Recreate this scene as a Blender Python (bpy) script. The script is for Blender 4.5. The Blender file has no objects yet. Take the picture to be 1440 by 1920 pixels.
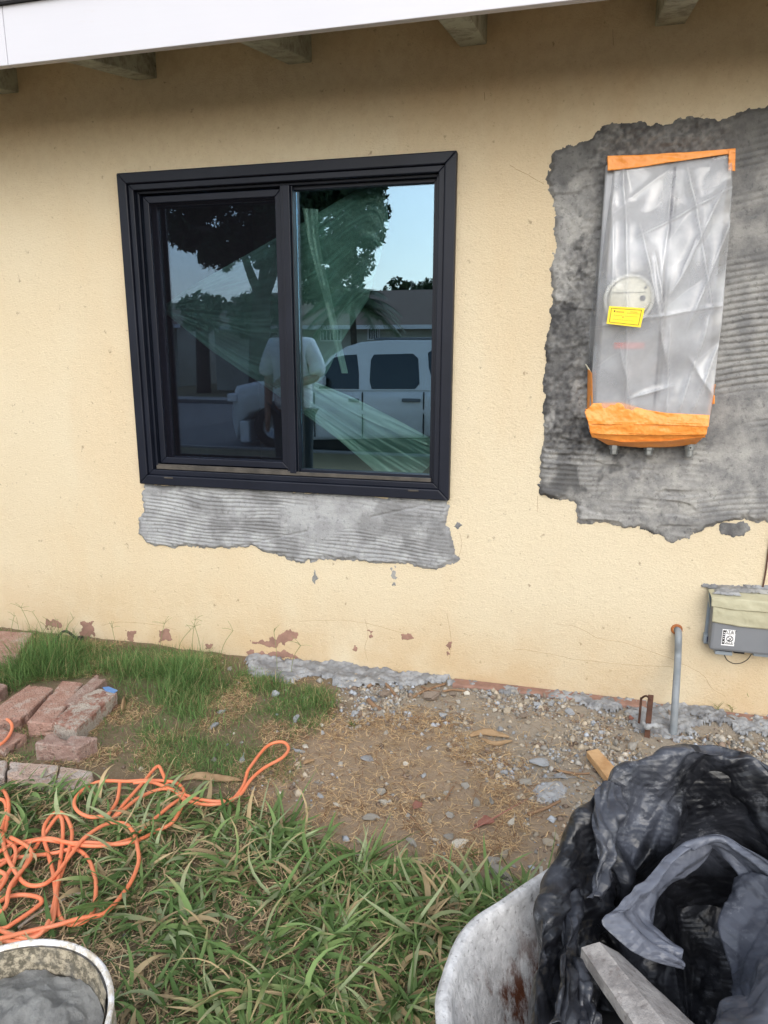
import bpy, bmesh, math, random
import numpy as np
from mathutils import Vector, Matrix
random.seed(7); rng = np.random.default_rng(11)
S = bpy.context.scene
C = S.collection
R = math.radians

# ------------------------------------------------------------------ camera
CAM = np.array([1.741, -2.617, 1.30]); F = 1331.0
def rotm(yaw, pitch, roll):
    cy, sy, cp, sp, cr, sr = math.cos(yaw), math.sin(yaw), math.cos(pitch), math.sin(pitch), math.cos(roll), math.sin(roll)
    return np.array([[cy,-sy,0],[sy,cy,0],[0,0,1]]) @ np.array([[1,0,0],[0,cp,-sp],[0,sp,cp]]) @ np.array([[cr,0,sr],[0,1,0],[-sr,0,cr]])
M = rotm(.2558, -.2257, -.0021)            # columns: right, forward, up
cd = bpy.data.cameras.new('camera'); cam = bpy.data.objects.new('camera', cd); C.objects.link(cam)
cd.sensor_fit = 'VERTICAL'; cd.sensor_height = 36; cd.lens = 36*F/1920; cd.clip_start = .05; cd.clip_end = 800
mw = Matrix.Identity(4)
for i in range(3):
    mw[i][0] = M[i,0]; mw[i][1] = M[i,2]; mw[i][2] = -M[i,1]; mw[i][3] = CAM[i]
cam.matrix_world = mw; S.camera = cam

# ------------------------------------------------------------------ light: high thin overcast
W = bpy.data.worlds.new('World'); S.world = W; W.use_nodes = True
nt = W.node_tree; nt.nodes.clear()
sky = nt.nodes.new('ShaderNodeTexSky'); sky.sky_type = 'NISHITA'; sky.sun_disc = False
SUN_EL, SUN_AZ = 37, 14                     # azimuth: degrees to the right of the direction straight out of the wall
sky.sun_elevation = R(SUN_EL); sky.air_density = 1.6; sky.dust_density = 1.6; sky.ozone_density = 1.0
sdir = Vector((math.sin(R(SUN_AZ))*math.cos(R(SUN_EL)), -math.cos(R(SUN_AZ))*math.cos(R(SUN_EL)), math.sin(R(SUN_EL))))
sky.sun_rotation = math.atan2(sdir.x, sdir.y)
hs = nt.nodes.new('ShaderNodeHueSaturation'); hs.inputs['Saturation'].default_value = .48
bg = nt.nodes.new('ShaderNodeBackground'); bg.inputs[1].default_value = .15
wo = nt.nodes.new('ShaderNodeOutputWorld')
nt.links.new(sky.outputs[0], hs.inputs['Color']); nt.links.new(hs.outputs[0], bg.inputs[0]); nt.links.new(bg.outputs[0], wo.inputs[0])
sl = bpy.data.lights.new('sun', 'SUN'); sl.energy = .75; sl.angle = R(58); sl.color = (1, .97, .92)
so = bpy.data.objects.new('sun', sl); C.objects.link(so); so.rotation_euler = sdir.to_track_quat('Z', 'Y').to_euler()
S.view_settings.view_transform = 'Standard'; S.view_settings.look = 'None'; S.view_settings.gamma = 1
S.view_settings.exposure = 0.95; S.view_settings.use_curve_mapping = False
S.render.engine = 'CYCLES'
try:
    S.cycles.max_bounces = 10; S.cycles.transparent_max_bounces = 24; S.cycles.caustics_reflective = False; S.cycles.caustics_refractive = False
except Exception: pass

# ------------------------------------------------------------------ placing helpers: where a sight line meets the wall, the ground or a level
def ray(u, v): return M @ np.array([(u-720)/F, 1, (960-v)/F])
def onw(u, v, y=0.):
    d = ray(u, v); return CAM + d*((y-CAM[1])/d[1])
def onz(u, v, z=0.):
    d = ray(u, v); return CAM + d*((z-CAM[2])/d[2])
def mir(u, v, D):                           # a place in the street whose mirror image in the window is seen at u, v, D metres along
    d = ray(u, v); p = CAM + d*(D/d[1]); p[1] = -p[1]; return p

# ------------------------------------------------------------------ noise
def _h(ix, iy, iz, s):
    n = (ix.astype(np.int64)*374761393 + iy.astype(np.int64)*668265263 + iz.astype(np.int64)*2147483647 + s*144665) & 0xffffffff
    n = ((n ^ (n >> 13))*1274126177) & 0xffffffff
    n = ((n ^ (n >> 15))*2246822519) & 0xffffffff
    return ((n ^ (n >> 16)) & 0xffffff)/16777215.0
def vn(p, s=0):
    p = np.asarray(p, float); i = np.floor(p); f = p-i; f = f*f*(3-2*f); i = i.astype(np.int64)
    x, y, z = i[...,0], i[...,1], i[...,2]; fx, fy, fz = f[...,0], f[...,1], f[...,2]
    def L(a, b, t): return a+(b-a)*t
    c = [[[_h(x+a, y+b, z+d, s) for d in (0,1)] for b in (0,1)] for a in (0,1)]
    return L(L(L(c[0][0][0], c[1][0][0], fx), L(c[0][1][0], c[1][1][0], fx), fy), L(L(c[0][0][1], c[1][0][1], fx), L(c[0][1][1], c[1][1][1], fx), fy), fz)
def vnl(p, s=0):                           # linear lattice noise: flat facets meeting in creases
    p = np.asarray(p, float); i = np.floor(p); f = p-i; i = i.astype(np.int64)
    x, y, z = i[...,0], i[...,1], i[...,2]; fx, fy, fz = f[...,0], f[...,1], f[...,2]; L = lambda a, b, t: a+(b-a)*t
    c = [[[_h(x+a, y+b, z+d, s) for d in (0,1)] for b in (0,1)] for a in (0,1)]
    return L(L(L(c[0][0][0], c[1][0][0], fx), L(c[0][1][0], c[1][1][0], fx), fy), L(L(c[0][0][1], c[1][0][1], fx), L(c[0][1][1], c[1][1][1], fx), fy), fz)
def fbm(p, o=4, s=0):
    p = np.asarray(p, float); t = 0; a = .5; w = 0
    for k in range(o):
        t = t + a*vn(p*(2**k)+k*17.3, s+k); w += a; a *= .5
    return t/w
def P3(x, y, z=0.):
    x, y = np.broadcast_arrays(np.asarray(x, float), np.asarray(y, float)); return np.stack([x, y, np.zeros_like(x)+z], -1)
def sm(a, b, x): t = np.clip((x-a)/(b-a), 0, 1); return t*t*(3-2*t)

# ------------------------------------------------------------------ objects
def tag(o, label=None, cat=None, group=None, kind=None):
    if label: o['label'] = label
    if cat: o['category'] = cat
    if group: o['group'] = group
    if kind: o['kind'] = kind
    return o
def empty(name, loc=(0,0,0), label=None, cat=None, group=None):
    o = bpy.data.objects.new(name, None); o.empty_display_size = .1; C.objects.link(o); o.location = tuple(loc)
    return tag(o, label, cat, group)
def link(name, me, mat=None, parent=None, smooth=False):
    if mat: me.materials.append(mat)
    if smooth: me.polygons.foreach_set('use_smooth', [True]*len(me.polygons))
    o = bpy.data.objects.new(name, me); C.objects.link(o)
    if parent:
        o.parent = parent
        p, acc = parent, Vector((0,0,0))
        while p: acc += p.location; p = p.parent
        o.location = -acc                  # meshes are written in world coordinates
    return o
def mesh(name, V, Fc, mat=None, parent=None, smooth=False, bevel=0, subd=0, col=None):
    me = bpy.data.meshes.new(name)
    V = np.asarray(V, np.float32).reshape(-1, 3)
    if isinstance(Fc, np.ndarray):
        k = Fc.shape[1]; n = len(Fc)
        me.vertices.add(len(V)); me.vertices.foreach_set('co', V.ravel())
        me.loops.add(n*k); me.loops.foreach_set('vertex_index', Fc.astype(np.int32).ravel())
        me.polygons.add(n); me.polygons.foreach_set('loop_start', np.arange(0, n*k, k, dtype=np.int32))
        me.update(calc_edges=True)
    else:
        me.from_pydata(V.tolist(), [], Fc); me.update()
    if col is not None:
        a = me.color_attributes.new('col', 'FLOAT_COLOR', 'POINT')
        c4 = np.ones((len(V), 4), np.float32); c4[:, :3] = col; a.data.foreach_set('color', c4.ravel())
    o = link(name, me, mat, parent, smooth)
    if bevel:
        m = o.modifiers.new('bevel', 'BEVEL'); m.width = bevel; m.segments = 2; m.limit_method = 'ANGLE'; m.angle_limit = R(30)
    if subd:
        m = o.modifiers.new('sub', 'SUBSURF'); m.levels = m.render_levels = subd
    return o
BF = [(0,3,2,1),(4,5,6,7),(0,1,5,4),(1,2,6,5),(2,3,7,6),(3,0,4,7)]
def boxv(x0, x1, y0, y1, z0, z1):
    return [(x0,y0,z0),(x1,y0,z0),(x1,y1,z0),(x0,y1,z0),(x0,y0,z1),(x1,y0,z1),(x1,y1,z1),(x0,y1,z1)]
def boxes(L):
    V, Fc = [], []
    for b in L:
        n = len(V); V += list(b) if len(b) == 8 else boxv(*b); Fc += [tuple(i+n for i in f) for f in BF]
    return V, Fc
def box(name, b, mat, parent=None, bevel=0, smooth=False):
    V, Fc = boxes([b]); return mesh(name, V, Fc, mat, parent, bevel=bevel, smooth=smooth)
def ident(x0, x1, z0, z1, w, y0, y1):      # mitred frame of four members
    V, Fc = [], []
    o = [(x0,z0),(x1,z0),(x1,z1),(x0,z1)]; i = [(x0+w,z0+w),(x1-w,z0+w),(x1-w,z1-w),(x0+w,z1-w)]
    for k in range(4):
        a, b, c, d = o[k], o[(k+1)%4], i[(k+1)%4], i[k]; n = len(V)
        V += [(p[0], y0, p[1]) for p in (a,b,c,d)] + [(p[0], y1, p[1]) for p in (a,b,c,d)]
        Fc += [tuple(q+n for q in f) for f in BF]
    return V, Fc
def catmull(P, n=8, closed=False):
    P = np.asarray(P, float); out = []
    m = len(P); rg = range(m) if closed else range(m-1)
    for i in rg:
        g = (lambda k: P[k % m]) if closed else (lambda k: P[min(max(k, 0), m-1)])
        p0, p1, p2, p3 = g(i-1), g(i), g(i+1), g(i+2)
        for t in np.linspace(0, 1, n, endpoint=False):
            out.append(.5*((2*p1)+(-p0+p2)*t+(2*p0-5*p1+4*p2-p3)*t*t+(-p0+3*p1-3*p2+p3)*t**3))
    if not closed: out.append(P[-1])
    return np.array(out)
def tubevf(P, r, k=8, closed=False):
    P = np.asarray(P, float); n = len(P)
    r = np.broadcast_to(np.asarray(r, float), (n,))
    T = np.roll(P, -1, 0)-np.roll(P, 1, 0)
    if not closed: T[0] = P[1]-P[0]; T[-1] = P[-1]-P[-2]
    T /= np.linalg.norm(T, axis=1)[:, None]+1e-12
    up = np.array([0,0,1.]) if abs(T[0][2]) < .9 else np.array([1.,0,0])
    V = []
    a = np.cross(T[0], up); a /= np.linalg.norm(a)
    for i in range(n):
        a = a-T[i]*a.dot(T[i]); a /= np.linalg.norm(a)+1e-12; b = np.cross(T[i], a)
        for j in range(k):
            t = 2*math.pi*j/k; V.append(P[i]+r[i]*(a*math.cos(t)+b*math.sin(t)))
    Fc = []
    for i in range(n if closed else n-1):
        for j in range(k):
            i2 = (i+1) % n
            Fc.append((i*k+j, i2*k+j, i2*k+(j+1)%k, i*k+(j+1)%k))
    if not closed: Fc += [tuple(range(k)), tuple(range((n-1)*k+k-1, (n-1)*k-1, -1))]
    return V, Fc
def tube(name, P, r, mat, parent=None, k=8, closed=False):
    V, Fc = tubevf(P, r, k, closed); return mesh(name, V, Fc, mat, parent, smooth=True)
def merge(L):
    V, Fc = [], []
    for v, f in L:
        n = len(V); V += [tuple(q) for q in v]; Fc += [tuple(i+n for i in q) for q in f]
    return V, Fc
def lathe(prof, c, k=40, axis='z'):        # prof: (radius, height)
    V, Fc = [], []
    for r, h in prof:
        for j in range(k):
            t = 2*math.pi*j/k
            V.append((c[0]+r*math.cos(t), c[1]+r*math.sin(t), c[2]+h) if axis == 'z' else (c[0]+r*math.cos(t), c[1]-h, c[2]+r*math.sin(t)))
    for i in range(len(prof)-1):
        for j in range(k):
            f = (i*k+j, i*k+(j+1)%k, (i+1)*k+(j+1)%k, (i+1)*k+j); Fc.append(f if axis == 'z' else f[::-1])
    return V, Fc
def grid_faces(nu, nv, wrapu=False):       # vertex index = iu*nv + iv
    iu = np.arange(nu if wrapu else nu-1); iv = np.arange(nv-1)
    a, b = np.meshgrid(iu, iv, indexing='ij'); a2 = (a+1) % nu
    return np.stack([a*nv+b, a2*nv+b, a2*nv+b+1, a*nv+b+1], -1).reshape(-1, 4)

# ------------------------------------------------------------------ materials
class N:
    def __init__(s, name):
        s.m = bpy.data.materials.new(name); s.m.use_nodes = True; s.t = s.m.node_tree; s.t.nodes.clear()
        s.out = s.n('OutputMaterial'); s.tc = s.n('TexCoord')
    def n(s, ty, **k):
        x = s.t.nodes.new('ShaderNode'+ty)
        for a, b in k.items(): setattr(x, a, b)
        return x
    def l(s, a, b): s.t.links.new(a, b)
    def set(s, inp, v):
        if isinstance(v, bpy.types.NodeSocket): s.l(v, inp)
        elif isinstance(v, (tuple, list)) and len(v) == 3 and inp.type == 'RGBA': inp.default_value = (*v, 1)
        else: inp.default_value = v
    def noise(s, scale, detail=4, rough=.55, vec=None, dist=0, stretch=None):
        x = s.n('TexNoise'); x.inputs['Scale'].default_value = scale; x.inputs['Detail'].default_value = detail
        x.inputs['Roughness'].default_value = rough; x.inputs['Distortion'].default_value = dist
        v = vec or s.tc.outputs['Object']
        mp = s.n('Mapping'); mp.inputs['Scale'].default_value = stretch or (1,1,1); s.l(v, mp.inputs[0]); v = mp.outputs[0]
        mp = s.n('Mapping'); mp.inputs['Rotation'].default_value = (.61,.43,.87); mp.inputs['Location'].default_value = (3.1,1.7,2.3); s.l(v, mp.inputs[0]); v = mp.outputs[0]
        s.l(v, x.inputs['Vector']); return x.outputs['Fac']
    def voro(s, scale, feature='F1', out='Distance', rnd=1):
        x = s.n('TexVoronoi', feature=feature); x.inputs['Scale'].default_value = scale; x.inputs['Randomness'].default_value = rnd
        s.l(s.tc.outputs['Object'], x.inputs['Vector']); return x.outputs[out]
    def ramp(s, fac, a, b, c0=0., c1=1.):
        x = s.n('MapRange'); s.l(fac, x.inputs[0]); x.inputs[1].default_value = a; x.inputs[2].default_value = b
        x.inputs[3].default_value = c0; x.inputs[4].default_value = c1; return x.outputs[0]
    def mix(s, fac, a, b, mode='MIX'):
        x = s.n('MixRGB', blend_type=mode); s.set(x.inputs[0], fac); s.set(x.inputs[1], a); s.set(x.inputs[2], b); return x.outputs[0]
    def math(s, op, a, b=0.):
        x = s.n('Math', operation=op); s.set(x.inputs[0], a); s.set(x.inputs[1], b); return x.outputs[0]
    def attr(s, name='col'):
        x = s.n('Attribute'); x.attribute_name = name; return x.outputs['Color']
    def bump(s, h, dist=.002, strength=1., prev=None):
        x = s.n('Bump'); x.inputs['Strength'].default_value = strength; x.inputs['Distance'].default_value = dist
        s.l(h, x.inputs['Height'])
        if prev is not None: s.l(prev, x.inputs['Normal'])
        return x.outputs[0]
    def pbr(s, col, rough=.8, metal=0., normal=None, spec=.5, **k):
        x = s.n('BsdfPrincipled'); s.set(x.inputs['Base Color'], col); s.set(x.inputs['Roughness'], rough); s.set(x.inputs['Metallic'], metal)
        x.inputs['Specular IOR Level'].default_value = spec
        if normal is not None: s.l(normal, x.inputs['Normal'])
        for a, b in k.items(): s.set(x.inputs[a], b)
        return x.outputs[0]
    def done(s, sh): s.l(sh, s.out.inputs[0]); return s.m
def simple(name, c1, c2=None, scale=20, rough=.8, metal=0., bscale=None, bdist=.001, spec=.4, detail=5):
    n = N(name); c = c1
    if c2: c = n.mix(n.ramp(n.noise(scale, detail), .35, .65), c1, c2)
    nm = n.bump(n.noise(bscale, 5), bdist) if bscale else None
    return n.done(n.pbr(c, rough, metal, nm, spec))

# stucco: cream paint over a coarse sprayed coat
n = N('stucco_cream')
big = n.noise(1.6, 5); med = n.noise(9, 5)
c = n.mix(n.ramp(big, .35, .7), (.69,.60,.445), (.675,.57,.405))
c = n.mix(n.ramp(n.noise(1.1, 6, .6, stretch=(1,1,.35)), .50, .72, 0, .35), c, (.60,.38,.18))
c = n.mix(n.ramp(n.noise(150, 2), .62, .75, 0, .35), c, (.36,.25,.14))
c = n.mix(n.ramp(n.noise(34, 3), .68, .76, 0, .6), c, (.22,.15,.09))
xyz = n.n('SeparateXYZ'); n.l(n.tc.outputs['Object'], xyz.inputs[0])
top_mottle = n.math('MULTIPLY', n.ramp(xyz.outputs['Z'], 1.75, 2.25), n.ramp(n.noise(26, 6, .7), .42, .66))  # brown mottling that grows stronger towards the top of the wall
c = n.mix(n.math('MULTIPLY', top_mottle, .22), c, (.36,.22,.11))
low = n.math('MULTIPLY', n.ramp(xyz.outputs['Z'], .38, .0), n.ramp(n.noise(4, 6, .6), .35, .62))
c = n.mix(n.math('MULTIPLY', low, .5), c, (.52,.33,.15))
h = n.math('ADD', n.ramp(n.noise(150, 6, .75, stretch=(.75,1,1.2)), .30, .70), n.math('MULTIPLY', n.ramp(n.noise(38, 4, .6), .5, .7), .5))
M_ST = n.done(n.pbr(c, .9, 0, n.bump(h, .0024, .85), .2))

def mortar(name, base, dark, light):
    n = N(name)
    c = n.mix(n.ramp(n.noise(14, 6, .65), .38, .62), base, light)
    c = n.mix(n.ramp(n.noise(60, 5, .7), .55, .7, 0, .6), c, dark)
    c = n.mix(n.attr(), c, dark)
    h = n.math('ADD', n.noise(160, 4, .7), n.math('MULTIPLY', n.noise(45, 4), .8))
    return n.done(n.pbr(c, .92, 0, n.bump(h, .0028, .9), .25))
M_MORT = mortar('mortar_grey', (.27,.275,.29), (.11,.11,.115), (.37,.38,.395))
M_MORTD = mortar('mortar_damp', (.20,.20,.205), (.058,.058,.062), (.36,.355,.345))
M_PEEL = simple('peeled_brown_coat', (.33,.195,.15), (.24,.14,.11), 30, .9, bscale=80, bdist=.002)
M_CRACK = simple('crack_dirt', (.46,.32,.19), (.28,.18,.10), 60, .95)
M_FASCIA = N('painted_fascia'); n = M_FASCIA
c = n.mix(n.ramp(n.noise(5, 6, .7, stretch=(.3,1,2)), .60, .74, 0, .5), (.58,.58,.64), (.50,.38,.25))
c = n.mix(n.ramp(n.noise(2, 3), .4, .7, 0, .3), c, (.51,.52,.59))
M_FASCIA = n.done(n.pbr(c, .5, 0, n.bump(n.noise(30, 4, .6, stretch=(.08,1,1)), .0012, .5), .4))
M_RAFT = N('rafter_paint'); n = M_RAFT
c = n.mix(n.ramp(n.noise(12, 6, .7), .45, .62), (.38,.40,.34), (.20,.20,.165))
c = n.mix(n.ramp(n.noise(55, 4), .64, .72, 0, .7), c, (.03,.025,.02))
M_RAFT = n.done(n.pbr(c, .75, 0, n.bump(n.noise(25, 5), .003), .3))
M_SOFF = simple('soffit_board', (.70,.66,.58), (.62,.58,.50), 9, .8)
M_ROOF = simple('roof_shingle', (.045,.045,.05), (.08,.075,.075), 40, .95, bscale=150, bdist=.003)
M_BLK = simple('frame_black', (.006,.008,.016), (.009,.0115,.022), 6, .45, bscale=300, bdist=.0002, spec=.3)
M_TRACK = simple('dusty_track', (.045,.04,.036), (.09,.08,.07), 18, .55, bscale=200, bdist=.0004)
M_RUB = simple('black_rubber', (.008,.008,.009), (.014,.013,.014), 20, .6)
M_ROOM = simple('room_wall', (.14,.13,.12), (.10,.09,.085), 3, .9)

def glassy(name, tint, refl, fac, rough=0.0):
    n = N(name)
    tr = n.n('BsdfTransparent'); n.set(tr.inputs[0], tint)
    gl = n.n('BsdfGlossy'); n.set(gl.inputs[0], refl); gl.inputs['Roughness'].default_value = rough
    lw = n.n('Fresnel'); lw.inputs[0].default_value = 1.5
    f = n.math('ADD', lw.outputs[0], fac)
    mx = n.n('MixShader'); n.l(f, mx.inputs[0]); n.l(tr.outputs[0], mx.inputs[1]); n.l(gl.outputs[0], mx.inputs[2])
    return n.done(mx.outputs[0])
M_GLASS = glassy('window_glass', (.86,.96,.94), (.44,.61,.80), .28)
M_CARGL = glassy('vehicle_glass', (.03,.035,.035), (.55,.65,.7), .05)
n = N('insect_mesh')
tr = n.n('BsdfTransparent'); tr.inputs[0].default_value = (.92,.92,.95,1)
df = n.pbr((.018,.018,.026), .7, 0, None, .1)
mx = n.n('MixShader'); mx.inputs[0].default_value = .13; n.l(tr.outputs[0], mx.inputs[1]); n.l(df, mx.inputs[2]); M_SCREEN = n.done(mx.outputs[0])
def film(name, white, fac, rough=.2, bsc=12, bd=.004, tint=(.96,.97,.98), useattr=False):
    n = N(name)
    tr = n.n('BsdfTransparent'); n.set(tr.inputs[0], tint)
    nm = n.bump(n.noise(bsc, 4, .5, dist=1.2), bd)
    p = n.pbr(white, rough, 0, nm, .9); p.node.inputs['Coat Weight'].default_value = .6; p.node.inputs['Coat Roughness'].default_value = .16; p.node.inputs['Coat IOR'].default_value = 1.8
    tl = n.n('BsdfTranslucent'); n.set(tl.inputs[0], white)
    m1 = n.n('MixShader'); m1.inputs[0].default_value = .3; n.l(p, m1.inputs[1]); n.l(tl.outputs[0], m1.inputs[2])
    f = n.ramp(n.noise(9, 4, .6), .3, .7, fac*.75, min(1, fac*1.3))
    if useattr: f = n.math('MINIMUM', n.math('ADD', f, n.attr()), .96)
    mx = n.n('MixShader'); n.l(f, mx.inputs[0]); n.l(tr.outputs[0], mx.inputs[1]); n.l(m1.outputs[0], mx.inputs[2])
    return n.done(mx.outputs[0])
M_FILM = film('milky_plastic', (.72,.73,.77), .36, .12, useattr=True)
M_FILMW = film('thin_room_film', (.55,.88,.80), .55, .3, useattr=True)
M_FILMB = film('thin_film_fold', (.68,.95,.88), .9, .3, useattr=True)
M_TAPE = simple('orange_tape', (.78,.27,.045), (.85,.33,.07), 8, .42, bscale=38, bdist=.006, spec=.5)
M_PANEL = simple('galvanised_grey', (.30,.31,.34), (.35,.36,.39), 12, .5, .2)
M_METER = simple('meter_cream', (.80,.77,.62), (.74,.72,.60), 9, .35)
M_RINGW = simple('meter_ring', (.72,.72,.70), None, rough=.3)
M_YEL = simple('yellow_paper', (.88,.66,.03), (.86,.62,.05), 40, .6)
M_DARKP = simple('dark_print', (.06,.05,.02), None, rough=.7)
M_INK = simple('faded_print', (.38,.27,.04), None, rough=.7)
M_BLUEG = simple('dark_blue_print', (.02,.025,.06), None, rough=.5)
M_RED = simple('red_print', (.62,.25,.25), None, rough=.6)
M_ZINC = simple('zinc_fitting', (.42,.44,.46), (.25,.27,.28), 60, .35, .8)
M_GREYP = simple('grey_plastic', (.16,.17,.19), (.19,.20,.22), 5, .5, bscale=200, bdist=.0003)
M_GREYL = simple('pale_grey_plastic', (.27,.31,.36), (.24,.28,.32), 5, .5)
M_MASK = simple('masking_tape', (.45,.43,.31), (.39,.37,.26), 10, .7, bscale=25, bdist=.004)
M_WHITE = simple('white_label', (.82,.82,.84), None, rough=.5)
M_PIPE = simple('grey_pipe', (.20,.225,.25), (.25,.27,.29), 30, .5, bscale=60, bdist=.0008)
M_RUSTO = simple('rust_orange', (.42,.15,.04), (.28,.10,.04), 30, .8, bscale=80, bdist=.002)
M_RUST = simple('rust_dark', (.075,.038,.028), (.12,.055,.035), 40, .85, bscale=90, bdist=.002)
M_CORD = simple('orange_cord', (.80,.22,.10), (.78,.26,.14), 15, .45, bscale=400, bdist=.0003, spec=.4)
n = N('black_sheet')
geo = n.noise(7, 6, .7, dist=.8); 
c = n.mix(n.attr(), (.008,.0085,.011), (.175,.19,.24))
c = n.mix(n.ramp(geo, .48, .72, 0, .35), c, (.075,.08,.10))
c = n.mix(n.math('MULTIPLY', n.ramp(n.noise(50, 7, .85), .54, .66, 0, .5), n.ramp(n.noise(6, 3), .45, .6)), c, (.30,.31,.34))
nm = n.bump(n.ramp(n.noise(12, 3, .5, dist=.8, stretch=(1,.6,1.2)), .3, .7), .007, .7)
for rot_, sc_, ds_ in (((.4,.9,.2), 9, .010), ((1.9,.3,1.1), 14, .007), ((.8,2.2,.6), 23, .0045), ((2.6,1.2,1.9), 37, .003)):
    wv = n.n('TexWave', wave_type='BANDS', wave_profile='TRI'); mp = n.n('Mapping'); mp.inputs['Rotation'].default_value = rot_; n.l(n.tc.outputs['Object'], mp.inputs[0]); n.l(mp.outputs[0], wv.inputs['Vector'])
    wv.inputs['Scale'].default_value = sc_; wv.inputs['Distortion'].default_value = 3.5; wv.inputs['Detail'].default_value = 1; wv.inputs['Detail Scale'].default_value = .7
    nm = n.bump(n.math('MULTIPLY', wv.outputs['Fac'], n.ramp(n.noise(8+sc_*.3, 2), .44, .62)), ds_, .28, nm)
M_BAG = n.done(n.pbr(c, n.ramp(geo, .3, .7, .26, .46), 0, nm, .5))
n = N('barrow_enamel')
c = n.mix(n.ramp(n.noise(35, 6, .7), .36, .60), (.74,.74,.75), (.50,.50,.51))
c = n.mix(n.ramp(n.noise(120, 3), .6, .68, 0, .55), c, (.16,.15,.15))
rs = n.math('MULTIPLY', n.ramp(n.noise(11, 6, .7, stretch=(1.6,1.6,.6)), .50, .60), n.attr())
c = n.mix(rs, c, (.13,.045,.022))
M_TRAY = n.done(n.pbr(c, .55, 0, n.bump(n.noise(70, 6, .7), .004), .4))
n = N('bucket_white'); c = n.mix(n.ramp(n.noise(28, 6, .75), .46, .58), (.72,.72,.74), (.50,.45,.37)); c = n.mix(n.ramp(n.noise(70, 4), .58, .66, 0, .7), c, (.22,.20,.17))
M_BUCK = n.done(n.pbr(c, .4, 0, n.bump(n.noise(60, 4), .0008)))
n = N('bucket_crust'); c = n.mix(n.ramp(n.noise(75, 5, .75), .44, .58), (.13,.115,.085), (.46,.40,.30))
c = n.mix(n.ramp(n.noise(20, 4), .5, .7, 0, .6), c, (.16,.16,.155))
M_CRUST = n.done(n.pbr(c, .85, 0, n.bump(n.noise(90, 5, .7), .004)))
n = N('wet_mortar'); c = n.mix(n.ramp(n.noise(22, 6, .7), .4, .65), (.22,.22,.215), (.33,.33,.32))
M_WETM = n.done(n.pbr(c, .42, 0, n.bump(n.noise(50, 7, .8), .010), .5))
def brickmat(name, a, b, crust, amt):
    n = N(name); c = n.mix(n.ramp(n.noise(22, 5), .4, .6), a, b)
    c = n.mix(n.ramp(n.noise(13, 6, .7), .58-amt, .66-amt, 0, .8), c, crust)
    c = n.mix(n.ramp(n.noise(150, 3), .58, .68, 0, .6), c, (.09,.06,.05))
    c = n.mix(n.ramp(n.noise(60, 5, .7), .54, .66, 0, .5), c, (.47,.38,.32))
    return n.done(n.pbr(c, .92, 0, n.bump(n.math('ADD', n.noise(55, 5, .7), n.noise(180, 3)), .008), .2))
M_BR = brickmat('brick_red', (.44,.28,.23), (.38,.22,.175), (.50,.41,.36), .05)
M_BR2 = brickmat('brick_brown', (.37,.26,.225), (.31,.20,.17), (.45,.37,.33), .05)
M_BR3 = brickmat('brick_limed', (.34,.19,.15), (.27,.13,.10), (.50,.47,.42), .14)
M_BLUE = simple('blue_paint', (.10,.22,.48), (.16,.28,.5), 60, .8)
M_EDGE = brickmat('edging_pale', (.46,.33,.28), (.50,.38,.32), (.47,.43,.40), .1)
M_WOOD = N('pale_wood'); n = M_WOOD
c = n.mix(n.ramp(n.noise(28, 5, .6, stretch=(.4,.4,3)), .4, .6), (.56,.36,.19), (.42,.24,.11)); M_WOOD = n.done(n.pbr(c, .8, 0, n.bump(n.noise(80, 4), .002)))
n = N('mortared_board'); c = n.mix(n.ramp(n.noise(22, 6, .7), .42, .6), (.34,.32,.31), (.20,.185,.18)); c = n.mix(n.ramp(n.noise(90, 4), .6, .7, 0, .6), c, (.10,.075,.07))
M_BOARD = n.done(n.pbr(c, .85, 0, n.bump(n.noise(70, 5, .7), .004)))
def leafy(name, tr=.3, rough=.55):
    n = N(name); c = n.attr(); p = n.pbr(c, rough, 0, None, .35)
    t = n.n('BsdfTranslucent'); n.l(c, t.inputs[0]); mx = n.n('MixShader'); mx.inputs[0].default_value = tr
    n.l(p, mx.inputs[1]); n.l(t.outputs[0], mx.inputs[2]); return n.done(mx.outputs[0])
M_GRASS = leafy('grass_blade', .30, .72); M_STRAW = leafy('dry_straw', .1, .8); M_LEAF = leafy('tree_leaf', .2, .5)
n = N('stone_tint'); oi = n.n('ObjectInfo')
c = n.mix(n.ramp(n.noise(40, 5, .7), .4, .65), oi.outputs['Color'], n.mix(.6, oi.outputs['Color'], (.36,.33,.29))); M_STONE = n.done(n.pbr(c, .92, 0, n.bump(n.noise(120, 5, .7), .003), .2))
n = N('gravel_tint'); M_GRAV = n.done(n.pbr(n.attr(), .92, 0, n.bump(n.noise(150, 4), .002), .2))

# ------------------------------------------------------------------ the ground: one sheet, fine near the wall, falling gently to the street
def poly_sd(px, py, poly):                 # signed distance, positive inside
    poly = np.asarray(poly, float); d = np.full(px.shape, 1e9); ins = np.zeros(px.shape, bool); m = len(poly)
    for i in range(m):
        a, b = poly[i], poly[(i+1) % m]; e = b-a; wx, wy = px-a[0], py-a[1]
        t = np.clip((wx*e[0]+wy*e[1])/(e@e+1e-12), 0, 1); d = np.minimum(d, np.hypot(wx-e[0]*t, wy-e[1]*t))
        c = ((a[1] > py) != (b[1] > py)) & (px < (b[0]-a[0])*(py-a[1])/(b[1]-a[1]+1e-12)+a[0]); ins ^= c
    return np.where(ins, d, -d)
def gpoly(L): return np.array([onz(u, v)[:2] for u, v in L])
SOIL = gpoly([(470,1480),(560,1400),(640,1345),(760,1300),(900,1300),(1440,1390),(1560,1500),(1350,1700),(1000,1720),(900,1680),(780,1640),(600,1610),(520,1560)])
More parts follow.
